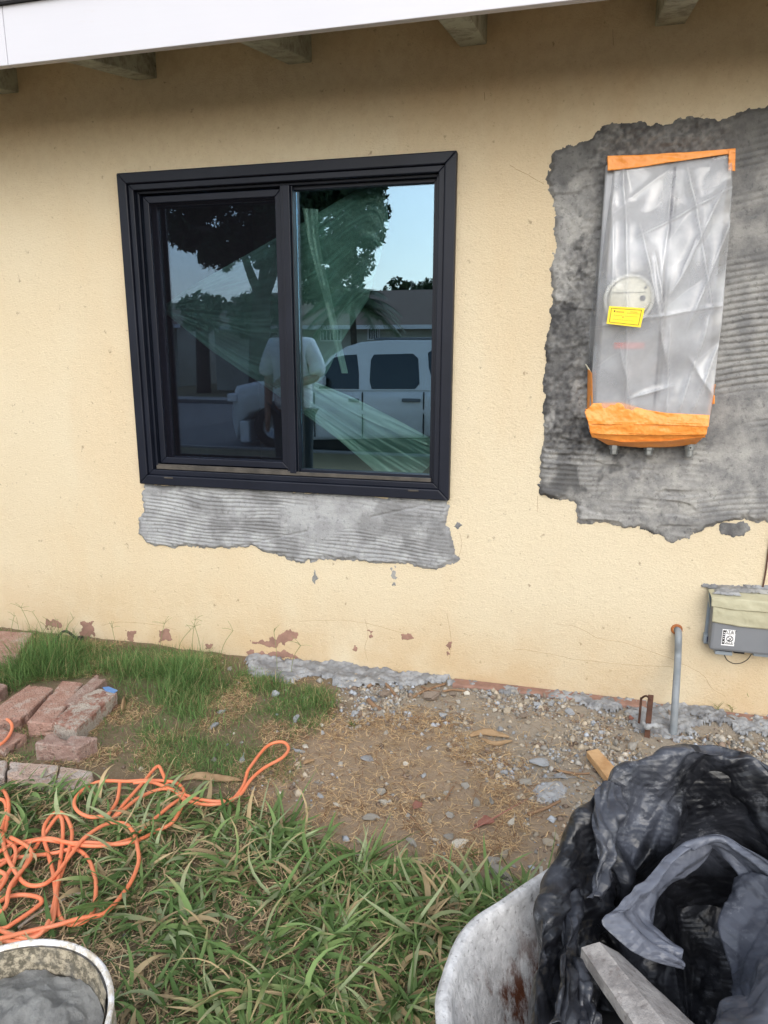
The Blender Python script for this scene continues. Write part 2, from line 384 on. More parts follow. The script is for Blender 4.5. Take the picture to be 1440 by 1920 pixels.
GRAVP = gpoly([(640,1275),(900,1290),(1440,1345),(1700,1400),(1500,1520),(1150,1560),(960,1480),(820,1380),(660,1330)])
COARSE = gpoly([(-500,1500),(0,1480),(180,1490),(330,1500),(470,1500),(560,1575),(700,1625),(850,1660),(930,1700),(1010,1760),(1100,2300),(-800,2300)])
FINE = gpoly([(-700,1150),(0,1180),(200,1200),(430,1235),(560,1280),(640,1290),(630,1345),(560,1400),(545,1460),(420,1470),(180,1440),(-500,1440)])
STRAWP = gpoly([(430,1500),(560,1440),(620,1360),(760,1330),(900,1350),(1000,1480),(960,1600),(800,1640),(640,1620),(540,1580)])
def gz(x, y):
    x = np.asarray(x, float); y = np.asarray(y, float)
    z = -.5*sm(-3.2, -9, y)
    near = sm(-4.5, -2.5, y)*sm(-4, -1.5, x)*sm(6, 3.5, x)
    z = z+near*(.020*(fbm(P3(x*3, y*3, 3.), 4)-.5)+.012*(fbm(P3(x*14, y*14, 8.), 4)-.5))
    return z-.004*near*0
def gz_fine(x, y): return gz(x, y)+.006*(fbm(P3(x*50, y*50, 2.), 3)-.5)
xs = np.concatenate([np.linspace(-260,-12,18), np.linspace(-10,-1.6,22)[:-1], np.linspace(-1.6,3.6,430), np.linspace(3.6,12,22)[1:], np.linspace(16,260,18)])
ys = np.concatenate([np.linspace(-300,-30,18), np.linspace(-26,-3,40), np.linspace(-2.9,.06,250), [.5, 6, 40, 200]])
X, Y = np.meshgrid(xs, ys, indexing='ij')
Z = np.where((Y > -2.95) & (X > -1.7) & (X < 3.7), gz_fine(X, Y), gz(X, Y)); Z = np.where(Y > .05, -.05, Z)
sd = poly_sd(X, Y, SOIL)+.12*(fbm(P3(X*6, Y*6), 4)-.5)
gv = poly_sd(X, Y, GRAVP)+.18*(fbm(P3(X*5, Y*5, 5.), 4)-.5)
soil = sm(-.05, .06, sd); grav = sm(-.06, .10, gv)
col = np.zeros(X.shape+(3,)); col[:] = (.23,.175,.115)
col = col*(1-soil[..., None])+np.array((.37,.285,.205))*soil[..., None]
col = col*(1-grav[..., None])+np.array((.37,.32,.26))*grav[..., None]
far = sm(-4, -6, Y)[..., None]; col = col*(1-far)+np.array((.22,.19,.11))*far
n = N('ground_soil')
c = n.mix(n.ramp(n.noise(12, 6, .7), .35, .65, 0, 1), n.attr(), (.62,.60,.58), 'MULTIPLY'); 
c = n.mix(n.ramp(n.noise(12, 6, .7), .35, .65, 0, 1), c, n.attr())
c = n.mix(n.ramp(n.noise(170, 4, .7), .56, .68, 0, .55), c, (.36,.32,.27))
c = n.mix(n.ramp(n.noise(90, 4, .7), .60, .70, 0, .6), c, (.07,.05,.035))
M_GND = n.done(n.pbr(c, .95, 0, n.bump(n.noise(110, 6, .75), .007), .15))
o = mesh('ground', np.stack([X, Y, Z], -1), grid_faces(len(xs), len(ys)), M_GND, smooth=True, col=col.reshape(-1, 3)); tag(o, kind='structure')
def gtop(u, v, it=3):                       # where a sight line meets the uneven ground
    z = 0.
    for _ in range(it): p = onz(u, v, z); z = float(gz_fine(p[0], p[1]))
    return np.array([p[0], p[1], z])

# ------------------------------------------------------------------ the house
WX0, WX1, WZ0, WZ1 = 0., 1.316, .744, 1.955
house = empty('house', (1.3, 0, 0), 'cream stucco house wall with grey mortar patches under a low white eave', 'house')
HX0, HX1, HT = -4.2, 6.4, 2.44
ho = .03
V, Fc = boxes([(HX0,WX0+ho,0,.15,-.3,HT), (WX1-ho,HX1,0,.15,-.3,HT), (WX0+ho,WX1-ho,0,.15,-.3,WZ0+ho), (WX0+ho,WX1-ho,0,.15,WZ1-ho,HT)])
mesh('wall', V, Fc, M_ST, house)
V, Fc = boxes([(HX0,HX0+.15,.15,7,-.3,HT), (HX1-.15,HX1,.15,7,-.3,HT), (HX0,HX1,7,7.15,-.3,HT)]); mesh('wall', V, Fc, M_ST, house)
# rafters
SP = .6096
x_first = float(onw(35, 171)[0])
for i in range(-7, 11):
    x1 = x_first+i*SP; x0 = x1-.089
    if x0 < HX0 or x1 > HX1: continue
    zb, m = 2.277, .188
    V = [(x0,-.448,zb-.448*m),(x1,-.448,zb-.448*m),(x1,.14,zb+.14*m),(x0,.14,zb+.14*m)]
    V = V+[(a,b,c_+.14) for a,b,c_ in V]
    mesh('rafter', V, BF, M_RAFT, house, bevel=.004)
m = .188
def slope_box(x0, x1, y0, y1, z0, t):      # a board following the roof pitch
    return [(x0,y0,z0+y0*m),(x1,y0,z0+y0*m),(x1,y1,z0+y1*m),(x0,y1,z0+y1*m),(x0,y0,z0+y0*m+t),(x1,y0,z0+y0*m+t),(x1,y1,z0+y1*m+t),(x0,y1,z0+y1*m+t)]
y0 = -.45
k = 0
while y0 < 0:                               # roof boards over the rafters
    y1 = min(y0+.14, .2); V, Fc = boxes([slope_box(HX0-.3, HX1+.3, y0, y1-.003, 2.419, .018)]); mesh('roof_board', V, Fc, M_SOFF, house); y0 += .14
V, Fc = boxes([slope_box(HX0-.3, HX1+.3, -.49, 3.6, 2.4445, .02)])
V2 = [(a, 7.2-b, c_) for a, b, c_ in slope_box(HX0-.3, HX1+.3, -.49, 3.59, 2.4445, .02)]
n0 = len(V); V += V2; Fc += [tuple(i+n0 for i in f[::-1]) for f in BF]; mesh('roof', V, Fc, M_ROOF, house)
fz0, fz1 = 2.181, 2.349
for a, b in ((HX0-.3, -.065), (-.063, 3.6), (3.602, HX1+.3)):
    box('fascia_board', (a, b, -.475, -.45, fz0, fz1), M_FASCIA, house, bevel=.002)
box('drip_edge', (HX0-.3, HX1+.3, -.488, -.45, fz1+.0005, fz1+.012), M_RUB, house)
# room behind the window
V, Fc = boxes([(-.6,2.0,.152,.17,.3,.62), (-.6,2.0,2.5,2.52,.3,2.4), (-.62,-.6,.152,2.52,.3,2.4), (2.0,2.02,.152,2.52,.3,2.4), (-.6,2.0,.152,2.5,.28,.3), (-.6,2.0,.152,2.5,2.4,2.405)])
mesh('interior_room', V, Fc, M_ROOM, house)
# window
win = bpy.data.objects.new('window', None); C.objects.link(win); win.parent = house; win.location = (-1.3, 0, 0)
win['label'] = 'black framed sliding window with a screened left sash'
def wmesh(name, VF, mat, bevel=.0015): return mesh(name, VF[0], VF[1], mat, win, bevel=bevel)
wmesh('frame', ident(WX0, WX1, WZ0, WZ1, .040, -.032, 0), M_BLK, .004)
wmesh('frame', ident(WX0+.0405, WX1-.0405, WZ0+.0405, WZ1-.0405, .022, -.022, .10), M_BLK, .003)
wmesh('frame', ident(WX0+.063, WX1-.063, WZ0+.063, WZ1-.063, .010, .0, .10), M_BLK, .002)
ix0, ix1, iz0, iz1 = WX0+.0735, WX1-.0735, WZ0+.0735, WZ1-.0735
xm0, xm1 = .660, .705
wmesh('sash_frame', ident(xm1-.035, ix1, iz0, iz1, .012, .02, .06), M_BLK)
wmesh('sash_frame', ident(ix0+.004, xm0+.01, iz0+.004, iz1-.004, .030, .064, .09), M_BLK)
wmesh('screen_frame', ident(ix0+.006, xm0-.002, iz0+.012, iz1-.006, .026, .012, .024), M_BLK, .003)
V, Fc = boxes([(ix0+.032, xm0-.028, .017, .0185, iz0+.038, iz1-.032)]); mesh('insect_screen', V, Fc, M_SCREEN, win)
wmesh('meeting_stile', boxes([(xm0, xm0+.012, -.006, .06, iz0, iz1), (xm0+.013, xm0+.040, -.014, .06, iz0, iz1), (xm0+.041, xm0+.046, .0, .055, iz0, iz1)]), M_BLK, .003)
wmesh('sill_track', boxes([(ix0, ix1, -.012, -.006, iz0-.009, iz0+.006), (ix0, xm0, .0, .004, iz0, iz0+.010)]), M_TRACK, .001)
for xa in (.12, 1.16): wmesh('weep_cover', boxes([(xa,xa+.04,-.0345,-.032,WZ0+.030,WZ0+.036)]), M_TRACK, .0005)
V, Fc = boxes([(xm1+.002, ix1-.012, .036, .041, iz0+.012, iz1-.012)]); mesh('glass_pane', V, Fc, M_GLASS, win)
V, Fc = boxes([(ix0+.034, xm0-.020, .074, .079, iz0+.034, iz1-.034)]); mesh('glass_pane', V, Fc, M_GLASS, win)

# mortar patches on the wall
def patch(name, poly, T, res, mat, parent, edge=.016, rag=.02, h=.010, hfun=None, cfun=None, seed=0, hf=1.15):
    poly = np.asarray(poly, float); lo, hi = poly.min(0)-rag, poly.max(0)+rag
    gx = np.arange(lo[0], hi[0], res); gy = np.arange(lo[1], hi[1], res)
    A, B = np.meshgrid(gx, gy, indexing='ij')
    s = poly_sd(A, B, poly)
    s = s+rag*2.0*(fbm(P3(A*16, B*16, seed), 4, seed)-.5)+rag*hf*(fbm(P3(A*60, B*60, seed), 4, seed)-.5)
    hh = h*(sm(0, edge, s)*.85+.15)
    if hfun is not None: hh = hh+hfun(A, B, s)*sm(0, edge, s)
    hh = np.where(s > 0, np.maximum(hh, .0008), -.002)
    Vv = T(A, B, hh)
    keep = ((s[:-1,:-1] > -res) & (s[1:,:-1] > -res) & (s[1:,1:] > -res) & (s[:-1,1:] > -res)).ravel()
    Fq = grid_faces(len(gx), len(gy))[keep]
    used = np.unique(Fq); mp = np.full(A.size, -1); mp[used] = np.arange(len(used))
    cc = cfun(A, B, s) if cfun is not None else np.zeros(A.shape)
    cc = np.repeat(np.clip(cc, 0, 1).ravel()[used][:, None], 3, 1)
    return mesh(name, Vv.reshape(-1, 3)[used], mp[Fq], mat, parent, smooth=True, col=cc)
def TW(A, B, h): return np.stack([A, -h, B], -1)
def wp(L): return np.array([[onw(u, v)[0], onw(u, v)[2]] for u, v in L])
P1 = wp([(272,906),(400,912),(600,922),(842,936),(846,960),(838,985),(850,1010),(860,1048),(820,1068),(740,1058),(650,1048),(565,1052),(480,1030),(360,1028),(285,1022),(262,1000),(265,950)])
def comb(A, B, s, per, amp, ang, seed, warp=.02, thin=0):
    w = B+A*ang+warp*(fbm(P3(A*3, B*6, seed), 3, seed)-.5)*2
    t = (w/per) % 1.
    mask = sm(.30, .55, fbm(P3(A*4, B*9, seed+3.), 3, seed+5))
    pf = (np.abs(t-.35)**1.2*2.2-.7)*(1-thin)-thin*1.6*np.exp(-((t-.5)/.17)**2)
    return amp*mask*pf+.004*(fbm(P3(A*6, B*16, seed+7.), 4, seed)-.5)+.0012*(fbm(P3(A*120, B*120, 1.), 2)-.5)
def h1(A, B, s):
    d = np.abs((B-.60)-(A-.8)*.28)+.5*sm(.02,0,1-sm(.72,.74,A)*sm(1.02,1.0,A))    # a long diagonal trowel line
    return comb(A, B, s, .0155, .0034, .03, 1, .035, .7)*(.4+.9*sm(.4,.62,fbm(P3(A*5, B*11, 2.), 3, 66)))+.006*(fbm(P3(A*5, B*30, 9.), 4, 8)-.5)-.004*np.exp(-(d/.004)**2)
patch('mortar_patch', P1, TW, .0035, M_MORT, house, h=.012, hfun=h1, cfun=lambda A, B, s: .45*sm(.5, .62, fbm(P3(A*9, B*12, 4.), 4))+.15*sm(.02, .0, s), seed=3)
P2 = wp([(1043,290),(1065,275),(1085,268),(1130,240),(1165,232),(1210,222),(1240,230),(1290,224),(1340,232),(1368,226),(1395,210),(1440,196),(1520,180),(1640,300),(1700,700),(1600,960),(1440,980),(1400,975),(1340,985),(1310,1000),(1260,1012),(1200,990),(1130,985),(1085,975),(1080,938),(1010,930),(1014,860),(1020,760),(1022,640),(1032,560),(1036,470),(1040,385),(1030,350),(1025,335)])
xb0 = 1.80; xb1 = 2.20
def h2(A, B, s):
    right = sm(2.12, 2.24, A)
    left = 1-right
    hr = comb(A, B-.10*(A-2.2)+.25*(A-2.2)**2, s, .0205, .0055, -.10, 11, .014, .9)
    low = sm(1.02, .92, B)
    hl = .020*(fbm(P3(A*9, B*6, 2.), 4, 9)-.5)+.016*(fbm(P3(A*80, B*80, 2.), 3, 4)-.5)*sm(.40,.52,fbm(P3(A*6,B*6,9.),3))-.006*sm(.52,.6,vn(P3(A*9,B*38,4.),5))*sm(.45,.55,fbm(P3(A*6,B*5,1.),2,8))
    hcomb = comb(A, B, s, .018, .004, .02, 21, .02)
    return hr*right*(1-.6*low)+left*(hl+hcomb*sm(.0,1,low+.25))
def c2(A, B, s):
    top = sm(1.80, 1.95, B+.05*fbm(P3(A*8, B*8), 3))
    band = sm(.49, .56, fbm(P3(A*5, B*3.2, 6.), 5, 2))
    dk = .18+.42*top+.10*sm(.03,.0,s)+.35*(fbm(P3(A*7, B*7, 5.), 4, 3)-.45)
    left = 1-sm(2.12,2.22,A)
    dk = dk-left*(1-top)*band*.55+left*(1-top)*sm(.52,.57,fbm(P3(A*11,B*8,3.),5,6))*.55
    dk = dk+left*(.9*(fbm(P3(A*90, B*90, 3.), 3, 5)-.5)*sm(.38,.5,fbm(P3(A*6,B*6,9.),3))); low = sm(1.0, .9, B); dk = dk-low*sm(.5,.6,fbm(P3(A*5, B*14, 8.), 4, 7))*.55
    return dk
patch('mortar_patch', P2, TW, .0036, M_MORTD, house, h=.014, hfun=h2, cfun=c2, seed=8, rag=.021)
for k, (L, hh, mt) in enumerate([
    ([(1350,985),(1390,975),(1405,995),(1375,1012),(1352,1003)], .003, M_MORTD),
    ([(855,980),(864,985),(858,992),(850,988)], .002, M_MORT),
    ([(1318,1098),(1440,1098),(1440,1112),(1345,1112)], .010, M_MORT)]):
    patch('mortar_smear', wp(L), TW, .003, mt, house, h=hh, edge=.004, rag=.012, cfun=lambda A, B, s: fbm(P3(A*40, B*40), 3), seed=30+k, hf=2.6)
# mortar drips below the window patch
for k, (u, v, l) in enumerate([(590,1078,34),(738,1080,30)]):
    patch('mortar_smear', wp([(u-3,v-l/2),(u+3,v-l/2),(u+2,v+l/2),(u-1,v+l/2)]), TW, .0025, M_MORTD, house, h=.0012, edge=.003, rag=.012, seed=60+k, hf=3.0)
# paint peeled down to a brown coat
peels = [[(470,1202),(520,1196),(530,1182),(545,1180),(560,1192),(538,1204),(526,1206),(518,1218),(500,1212),(468,1210)],
         [(460,1222),(540,1222),(560,1236),(470,1232)], [(298,1182),(312,1178),(325,1196),(300,1202)], [(150,1166),(175,1165),(180,1192),(152,1196)],
         [(236,1182),(252,1184),(250,1206),(238,1200)], [(385,1206),(398,1208),(396,1218),(386,1216)], [(80,1160),(108,1162),(125,1178),(85,1178)],
         [(690,1182),(700,1184),(697,1192)], [(756,1190),(772,1194),(770,1200),(758,1196)], [(842,1205),(846,1205),(845,1230),(841,1228)], [(660,1212),(672,1208),(674,1218),(662,1220)]]
for k, L in enumerate(peels): patch('peeled_spot', wp(L), TW, .0022, M_PEEL, house, h=.0014, edge=.002, rag=.013, seed=90+k, hf=3.0)
# cracks
cr = [[(1040,1170),(1080,1175),(1120,1196),(1165,1204),(1200,1215),(1250,1232),(1290,1250),(1320,1268),(1335,1290),(1360,1305)],
      [(960,1215),(1040,1228),(1080,1236),(1140,1243),(1200,1248),(1260,1250)], [(684,1160),(690,1190),(684,1215),(690,1240)], [(838,1150),(846,1200),(843,1235)],
      [(190,1172),(230,1166),(280,1170),(330,1180)], [(560,1165),(640,1163),(700,1172),(770,1192)], [(955,310),(985,325),(1020,345)],
      [(1008,930),(1008,960)], [(1082,960),(1083,985)], [(862,1000),(866,1020),(860,1045)], [(1149,55),(1150,85)], [(908,172),(909,190)], [(1325,1160),(1390,1180)]]
LL = []
for L in cr:
    P = catmull([onw(u, v) for u, v in L], 6); P[:, 2] += .008*(fbm(P*60, 3)-.5); P[:, 1] = .0002
    LL.append(tubevf(P, .0007, 5))
V, Fc = merge(LL); tag(mesh('wall_cracks', V, Fc, M_CRACK, house), kind='stuff')

# reddish footing ledge and grey mortar crust along the foot of the wall
V, Fc = boxes([(1.35, 2.08, -.056, -.0, -.1, .014), (2.10, 3.6, -.05, -.0, -.1, .008)]); mesh('footing_ledge', V, Fc, M_PEEL, house, bevel=.006)
def TG(A, B, h): return np.stack([A, B, gz(A, B)+h], -1)
def lump(A, B, s): return .011*np.abs(fbm(P3(A*16, B*16, 3.), 4, 31)-.5)*2+.012*(vn(P3(A*70, B*70), 33)-.3)+.012*sm(-.07, .0, B)*fbm(P3(A*8, B*8), 3)
patch('mortar_crust', [(.55,-.16),(.42,-.02),(.4,.02),(1.35,.02),(1.32,-.035),(1.1,-.13),(.95,-.18),(.8,-.13),(.7,-.19)], TG, .005, M_MORT, None, h=.008, hfun=lump, cfun=lambda A, B, s: .5*sm(.45, .6, fbm(P3(A*30, B*30), 4)), rag=.05, seed=41)
tag(bpy.data.objects['mortar_crust'], 'grey crust of dropped mortar along the wall foot beside the grass', 'mortar spill', kind='stuff')
def lump2(A, B, s): return .016*(fbm(P3(A*26, B*26, 3.), 4, 35)-.4)+.010*(vn(P3(A*90, B*90), 36)-.4)
o = patch('mortar_crust', [(1.25,-.045),(1.25,.01),(3.2,.01),(3.2,-.07),(2.6,-.10),(2.45,-.15),(2.25,-.09),(2.17,-.25),(2.03,-.22),(1.98,-.09),(1.6,-.05)], TG, .004, M_MORT, None, h=.009, hfun=lump2, cfun=lambda A, B, s: .5*sm(.45, .6, fbm(P3(A*30, B*30), 4)), rag=.055, seed=43, hf=1.8)
tag(o, 'grey crust of dropped mortar along the wall foot around the grey pipe', 'mortar spill', kind='stuff')

# ------------------------------------------------------------------ wrapped meter panel
a, b = onw(1140, 293), onw(1330, 835)
px0, px1, pz0, pz1 = float(onw(1116, 560, -.02)[0]), float(onw(1350, 560, -.08)[0]), 1.03, float(onw(1260, 292, -.08)[2])
pan = empty('meter_panel', (2.0, 0, 1.0), 'grey electric meter panel wrapped in clear plastic and orange tape', 'meter panel')
box('panel_box', (px0+.004, px1-.012, -.075, 0, pz0+.0, pz1-.012), M_PANEL, pan, bevel=.006)
box('panel_seam', (2.005, 2.013, -.0775, -.075, pz0+.04, pz1-.03), M_BLUEG, pan)
box('panel_door', (2.02, px1-.045, -.083, -.0755, pz0+.10, pz1-.10), M_PANEL, pan, bevel=.003)
mc = onw(1180, 560, -.12); mc = (mc[0], 0, mc[2])
V, Fc = lathe([(.0,.155),(.055,.155),(.062,.150),(.064,.08)], mc, 40, 'y'); meter = mesh('meter', V, Fc, M_METER, pan, smooth=True)
V, Fc = lathe([(.066,.075),(.078,.078),(.080,.095),(.076,.104),(.068,.104),(.066,.09)], mc, 48, 'y'); mesh('meter_ring', V, Fc, M_RINGW, pan, smooth=True)
def disc(name, u, v, y, r, mat, par): 
    p = onw(u, v, y); V, Fc = lathe([(0,.0025),(r*.8,.0025),(r,.001),(r,-.002)], (p[0], y, p[2]), 20, 'y'); return mesh(name, V, Fc, mat, par, smooth=True)
disc('meter_screw', 1205, 559, -.156, .0085, M_BLUEG, meter); disc('meter_screw', 1211, 539, -.156, .0035, M_BLUEG, meter)
p = onw(1178, 548, -.1565); box('meter_line', (p[0]-.055, p[0]+.055, -.1585, -.1565, p[2]-.001, p[2]+.001), M_RAFT, meter)
p = onw(1178, 648, -.078); box('red_label', (p[0]-.045, p[0]+.05, -.0785, -.0755, p[2]-.010, p[2]+.010), M_RED, pan)
# plastic wrap: crumpled film from the top tape to the bottom tape
def smooth_ridge(t, w): return np.exp(-(t/w)**2)
nu, nv = 130, 230
U, Vv = np.meshgrid(np.linspace(0, 1, nu), np.linspace(0, 1, nv), indexing='ij')
TL, TR, BR_, BL_ = onw(1141,308,-.08), onw(1374,288,-.09), onw(1332,790,-.11), onw(1103,790,-.11)
TR[0] += .019; BR_[0] += .017; TL[0] = onw(1140,308,-.01)[0]; BL_[0] = onw(1101,790,-.01)[0]
Pq = (TL*(1-U[..., None])*(1-Vv[..., None])+TR*U[..., None]*(1-Vv[..., None])+BR_*U[..., None]*Vv[..., None]+BL_*(1-U[..., None])*Vv[..., None])
prof = sm(0, .055, U)*sm(1, .945, U)
dep = .085+.02*sm(0,.3,Vv)
mx_, mz_ = mc[0], mc[2]
dm = np.hypot(Pq[..., 0]-mx_, (Pq[..., 2]-mz_)*.9); dep = dep+.075*sm(.30, .055, dm)*.95
wr = np.zeros_like(U)
folds = [(.12,.0,.30,.95,.010,.02),(.28,.25,.55,.75,.012,.02),(.62,.05,.85,.55,.014,.02),(.9,.12,.55,.5,.010,.018),(.95,.25,.70,.62,.013,.022),(.30,.28,.95,.12,.008,.015),
         (.0,.62,.98,.55,.006,.012),(.55,.62,.62,.98,.010,.02),(.85,.60,.70,.98,.012,.02),(.95,.7,.80,.98,.010,.016),(.2,.7,.35,.98,.009,.02),(.40,.35,.50,.60,.010,.014),(.70,.30,.62,.42,.012,.02),
         (.05,.1,.10,.5,.008,.016),(.75,.75,.95,.9,.008,.015),(.35,.9,.6,.86,.010,.016),(.15,.15,.45,.05,.006,.02),(.5,.15,.45,.55,.006,.015)]
for x0, y0, x1, y1, amp, w in folds:
    e = np.array([x1-x0, (y1-y0)*2.4]); L = np.hypot(*e); e = e/L
    qx, qy = U-x0, (Vv-y0)*2.4; t = qx*e[0]+qy*e[1]; d = qx*-e[1]+qy*e[0]+.02*(vn(P3(U*6, Vv*12, x0*9))-.5)
    env = sm(-.08, .1, t)*sm(L+.1, L-.12, t)
    wr += amp*env*(np.exp(-np.abs(d)/(w*1.4)))
wr += .030*(fbm(P3(U*3.2+Vv*2, Vv*6, 4.), 2, 12)-.4)+.010*np.abs(vn(P3(U*4-Vv*3, Vv*7+U*3, 1.), 5)-.5)
Pq[..., 1] = -(.004+prof*((dep-.005*(1-sm(0,.1,Vv)))+wr*1.15*sm(0,.05,Vv)*sm(1,.93,Vv)))
Pq[..., 0] += .010*(fbm(P3(U*0, Vv*5, 2.), 3, 77)-.5)*np.where(U < .5, 1-prof, prof-1)-.018*np.sin(np.pi*np.clip((Vv-.1)/.9, 0, 1))*(1-U)*(1-prof)+.008*np.sin(np.pi*Vv)*U
lap = np.abs(np.gradient(np.gradient(wr, axis=0), axis=0))*nu*nu+np.abs(np.gradient(np.gradient(wr, axis=1), axis=1))*nv*nv*.4
fac_ = np.clip(lap/90-.05, 0, .10)+.30*sm(.48, .70, fbm(P3(U*3.2+Vv*1.2, Vv*5, 8.), 2, 40))-.22*sm(.16, .08, dm)  # extra opacity at creases and in patches imitates glare streaks on the film
mesh('plastic_wrap', Pq, grid_faces(nu, nv)[:, ::-1], M_FILM, pan, smooth=True, col=np.repeat(fac_.reshape(-1, 1), 3, 1))
def film_y(u, v):
    d_ = (Pq-CAM) @ M; uu, vv = 720+F*d_[..., 0]/d_[..., 1], 960-F*d_[..., 2]/d_[..., 1]; k_ = (np.abs(uu-u) < 40) & (np.abs(vv-v) < 26); return float(Pq[..., 1][k_].min())
# tape
def strip(name, P0, P1_, thick, mat, parent, nseg=60, nw=14, seed=0, amp=.006, yfun=None):   # a strip between two edge polylines, crumpled
    P0 = np.asarray(P0, float); P1_ = np.asarray(P1_, float)
    def rs(P): 
        s = np.r_[0, np.cumsum(np.linalg.norm(np.diff(P, axis=0), axis=1))]; t = np.linspace(0, s[-1], nseg); return np.stack([np.interp(t, s, P[:, k]) for k in range(3)], 1)
    a, b = rs(P0), rs(P1_); w = np.linspace(0, 1, nw)[None, :, None]
    G = a[:, None]*(1-w)+b[:, None]*w
    cr_ = np.abs(vnl(G*np.array([9, 10, 46])+G[..., ::-1]*7, seed)-.5)*2+.5*np.abs(vnl(G*np.array([40, 20, 60]), seed+1)-.5)
    G[..., 1] -= amp*cr_+amp*.8*fbm(G*60, 2, seed+2)
    if yfun is not None: G[..., 1] += yfun(G)
    o = mesh(name, G, grid_faces(nseg, nw), mat, parent, smooth=True)
    sdm = o.modifiers.new('thick', 'SOLIDIFY'); sdm.thickness = thick; sdm.offset = 0
    return o
W3 = lambda L, y: [onw(u, v, y) for u, v in L]
strip('orange_tape', W3([(1139,293),(1200,291),(1290,286),(1378,279)], -.084), W3([(1139,321),(1200,314),(1290,300),(1378,287)], -.088), .0006, M_TAPE, pan, 80, 10, 3, .006)
strip('orange_tape', [p_*np.array([1,0,1])-np.array([0,.001,0]) for p_ in W3([(1139,293),(1200,291),(1290,286),(1378,279)], -.084)], W3([(1139,293),(1200,291),(1290,286),(1378,279)], -.0845), .0006, M_TAPE, pan, 80, 8, 5, .002)
strip('orange_tape', W3([(1366,280),(1365,320)], -.090), W3([(1379,280),(1378,321)], -.088), .0006, M_TAPE, pan, 20, 6, 4, .003)
strip('orange_tape', W3([(1140,300),(1133,380),(1122,500)], -.004), W3([(1144,300),(1137,380),(1126,500)], -.016), .0006, M_TAPE, pan, 60, 5, 5, .001)
strip('orange_tape', W3([(1102,690),(1100,780)], -.03), W3([(1110,700),(1112,780)], -.09), .0006, M_TAPE, pan, 30, 6, 6, .002)
strip('orange_tape', W3([(1342,720),(1328,800)], -.03), W3([(1335,722),(1322,800)], -.10), .0006, M_TAPE, pan, 30, 6, 7, .002)
curl = lambda G: .0*G[..., 0]
strip('orange_tape', W3([(1096,772),(1112,756),(1165,754),(1210,768),(1250,774),(1330,778)], -.116), W3([(1104,795),(1160,796),(1250,796),(1328,800)], -.122), .0008, M_TAPE, pan, 130, 30, 8, .006)
strip('orange_tape', W3([(1102,788),(1180,790),(1250,791),(1328,792)], -.123), W3([(1107,813),(1180,816),(1250,816),(1324,815)], -.117), .0008, M_TAPE, pan, 130, 20, 9, .005)
strip('orange_tape', W3([(1105,808),(1180,811),(1250,812),(1322,808)], -.119), W3([(1110,820),(1165,828),(1250,826),(1322,820)], -.10), .0008, M_TAPE, pan, 110, 14, 10, .004)
strip('orange_tape', W3([(1112,818),(1165,828),(1250,826),(1320,818)], -.105), W3([(1140,834),(1200,839),(1260,838),(1305,832)], -.055), .0008, M_TAPE, pan, 90, 10, 12, .005)
for u, v in ((1102,772),(1334,745)):
    strip('tape_end', W3([(u-5,v-6),(u-3,v+14)], -.06), W3([(u+6,v-4),(u+6,v+12)], -.07), .0006, M_TAPE, pan, 8, 5, 13, .002)
strip('torn_plastic', W3([(1097,683),(1102,692),(1106,700)], -.04), W3([(1099,683),(1105,691),(1109,699)], -.045), .0006, M_METER, pan, 10, 3, 13, .001)
# yellow notice on the plastic, printed with a border and small lines
yn = film_y(1173, 593)-.004
q = [onw(u, v, yn) for u, v in ((1142,574),(1209,578),(1201,614),(1137,607))]
q = np.array(q); q[:, 1] -= np.array([.006,.0,.0,.006])
def onq(s, t, off): p = q[0]*(1-s)*(1-t)+q[1]*s*(1-t)+q[2]*s*t+q[3]*(1-s)*t; return (p[0], p[1]-off, p[2])
def qrect(s0, s1, t0, t1, off, th=.0006):
    A = [onq(s0,t1,off), onq(s1,t1,off), onq(s1,t0,off), onq(s0,t0,off)]
    return [(p[0], p[1], p[2]) for p in A]+[(p[0], p[1]-th, p[2]) for p in A]
V, Fc = boxes([qrect(0,1,0,1,0)]); note = mesh('yellow_notice', V, Fc, M_YEL, pan)
V, Fc = boxes([qrect(.07,.93,.10,.12,.0008), qrect(.07,.93,.88,.90,.0008), qrect(.07,.083,.121,.879,.0008), qrect(.917,.93,.121,.879,.0008), qrect(.16,.195,.22,.30,.0008)]); mesh('printed_border', V, Fc, M_DARKP, note)
bars = [(.23+i*.032, .252+i*.032, .25, .31) for i in range(7)]+[(.62,.82,.22,.245)]+[(.54+i*.04,.565+i*.04,.30,.325) for i in range(9)]+[(.18+i*.05,.21+i*.05,.47,.49) for i in range(5)]+[(.42,.46,.52,.58)]+[(.50+i*.045,.53+i*.045,.47,.485) for i in range(8)]+[(.18+i*.05,.21+i*.05,.70,.715) for i in range(12)]
V, Fc = boxes([qrect(a_, b_, c_, d_, .0008) for a_, b_, c_, d_ in bars]); tag(mesh('printed_lines', V, Fc, M_INK, note), kind='stuff')
# conduit hubs under the panel
for k, (u, v, s) in enumerate(((1152,842,1.),(1217,843,1.),(1293,843,1.25))):
    p = onw(u, v-6, -.045)
    V1 = lathe([(0,-.030*s),(.011,-.030*s),(.013,-.026*s),(.013,-.012),(.017,-.012),(.017,.012),(.012,.012),(.012,.03)], p, 6 if k < 2 else 12)
    hub = mesh('conduit_hub', V1[0], V1[1], M_ZINC, pan, bevel=.001)
    if k == 2:
        V2 = lathe([(0,.022),(.006,.022),(.007,.018),(.007,.0)], (p[0], p[1], p[2]-.002), 12, 'y'); mesh('set_screw', V2[0], V2[1], M_ZINC, hub)
        V2 = lathe([(0,.0232),(.003,.0232),(.003,.022)], (p[0], p[1], p[2]-.002), 10, 'y'); mesh('screw_slot', V2[0], V2[1], M_RUB, hub)

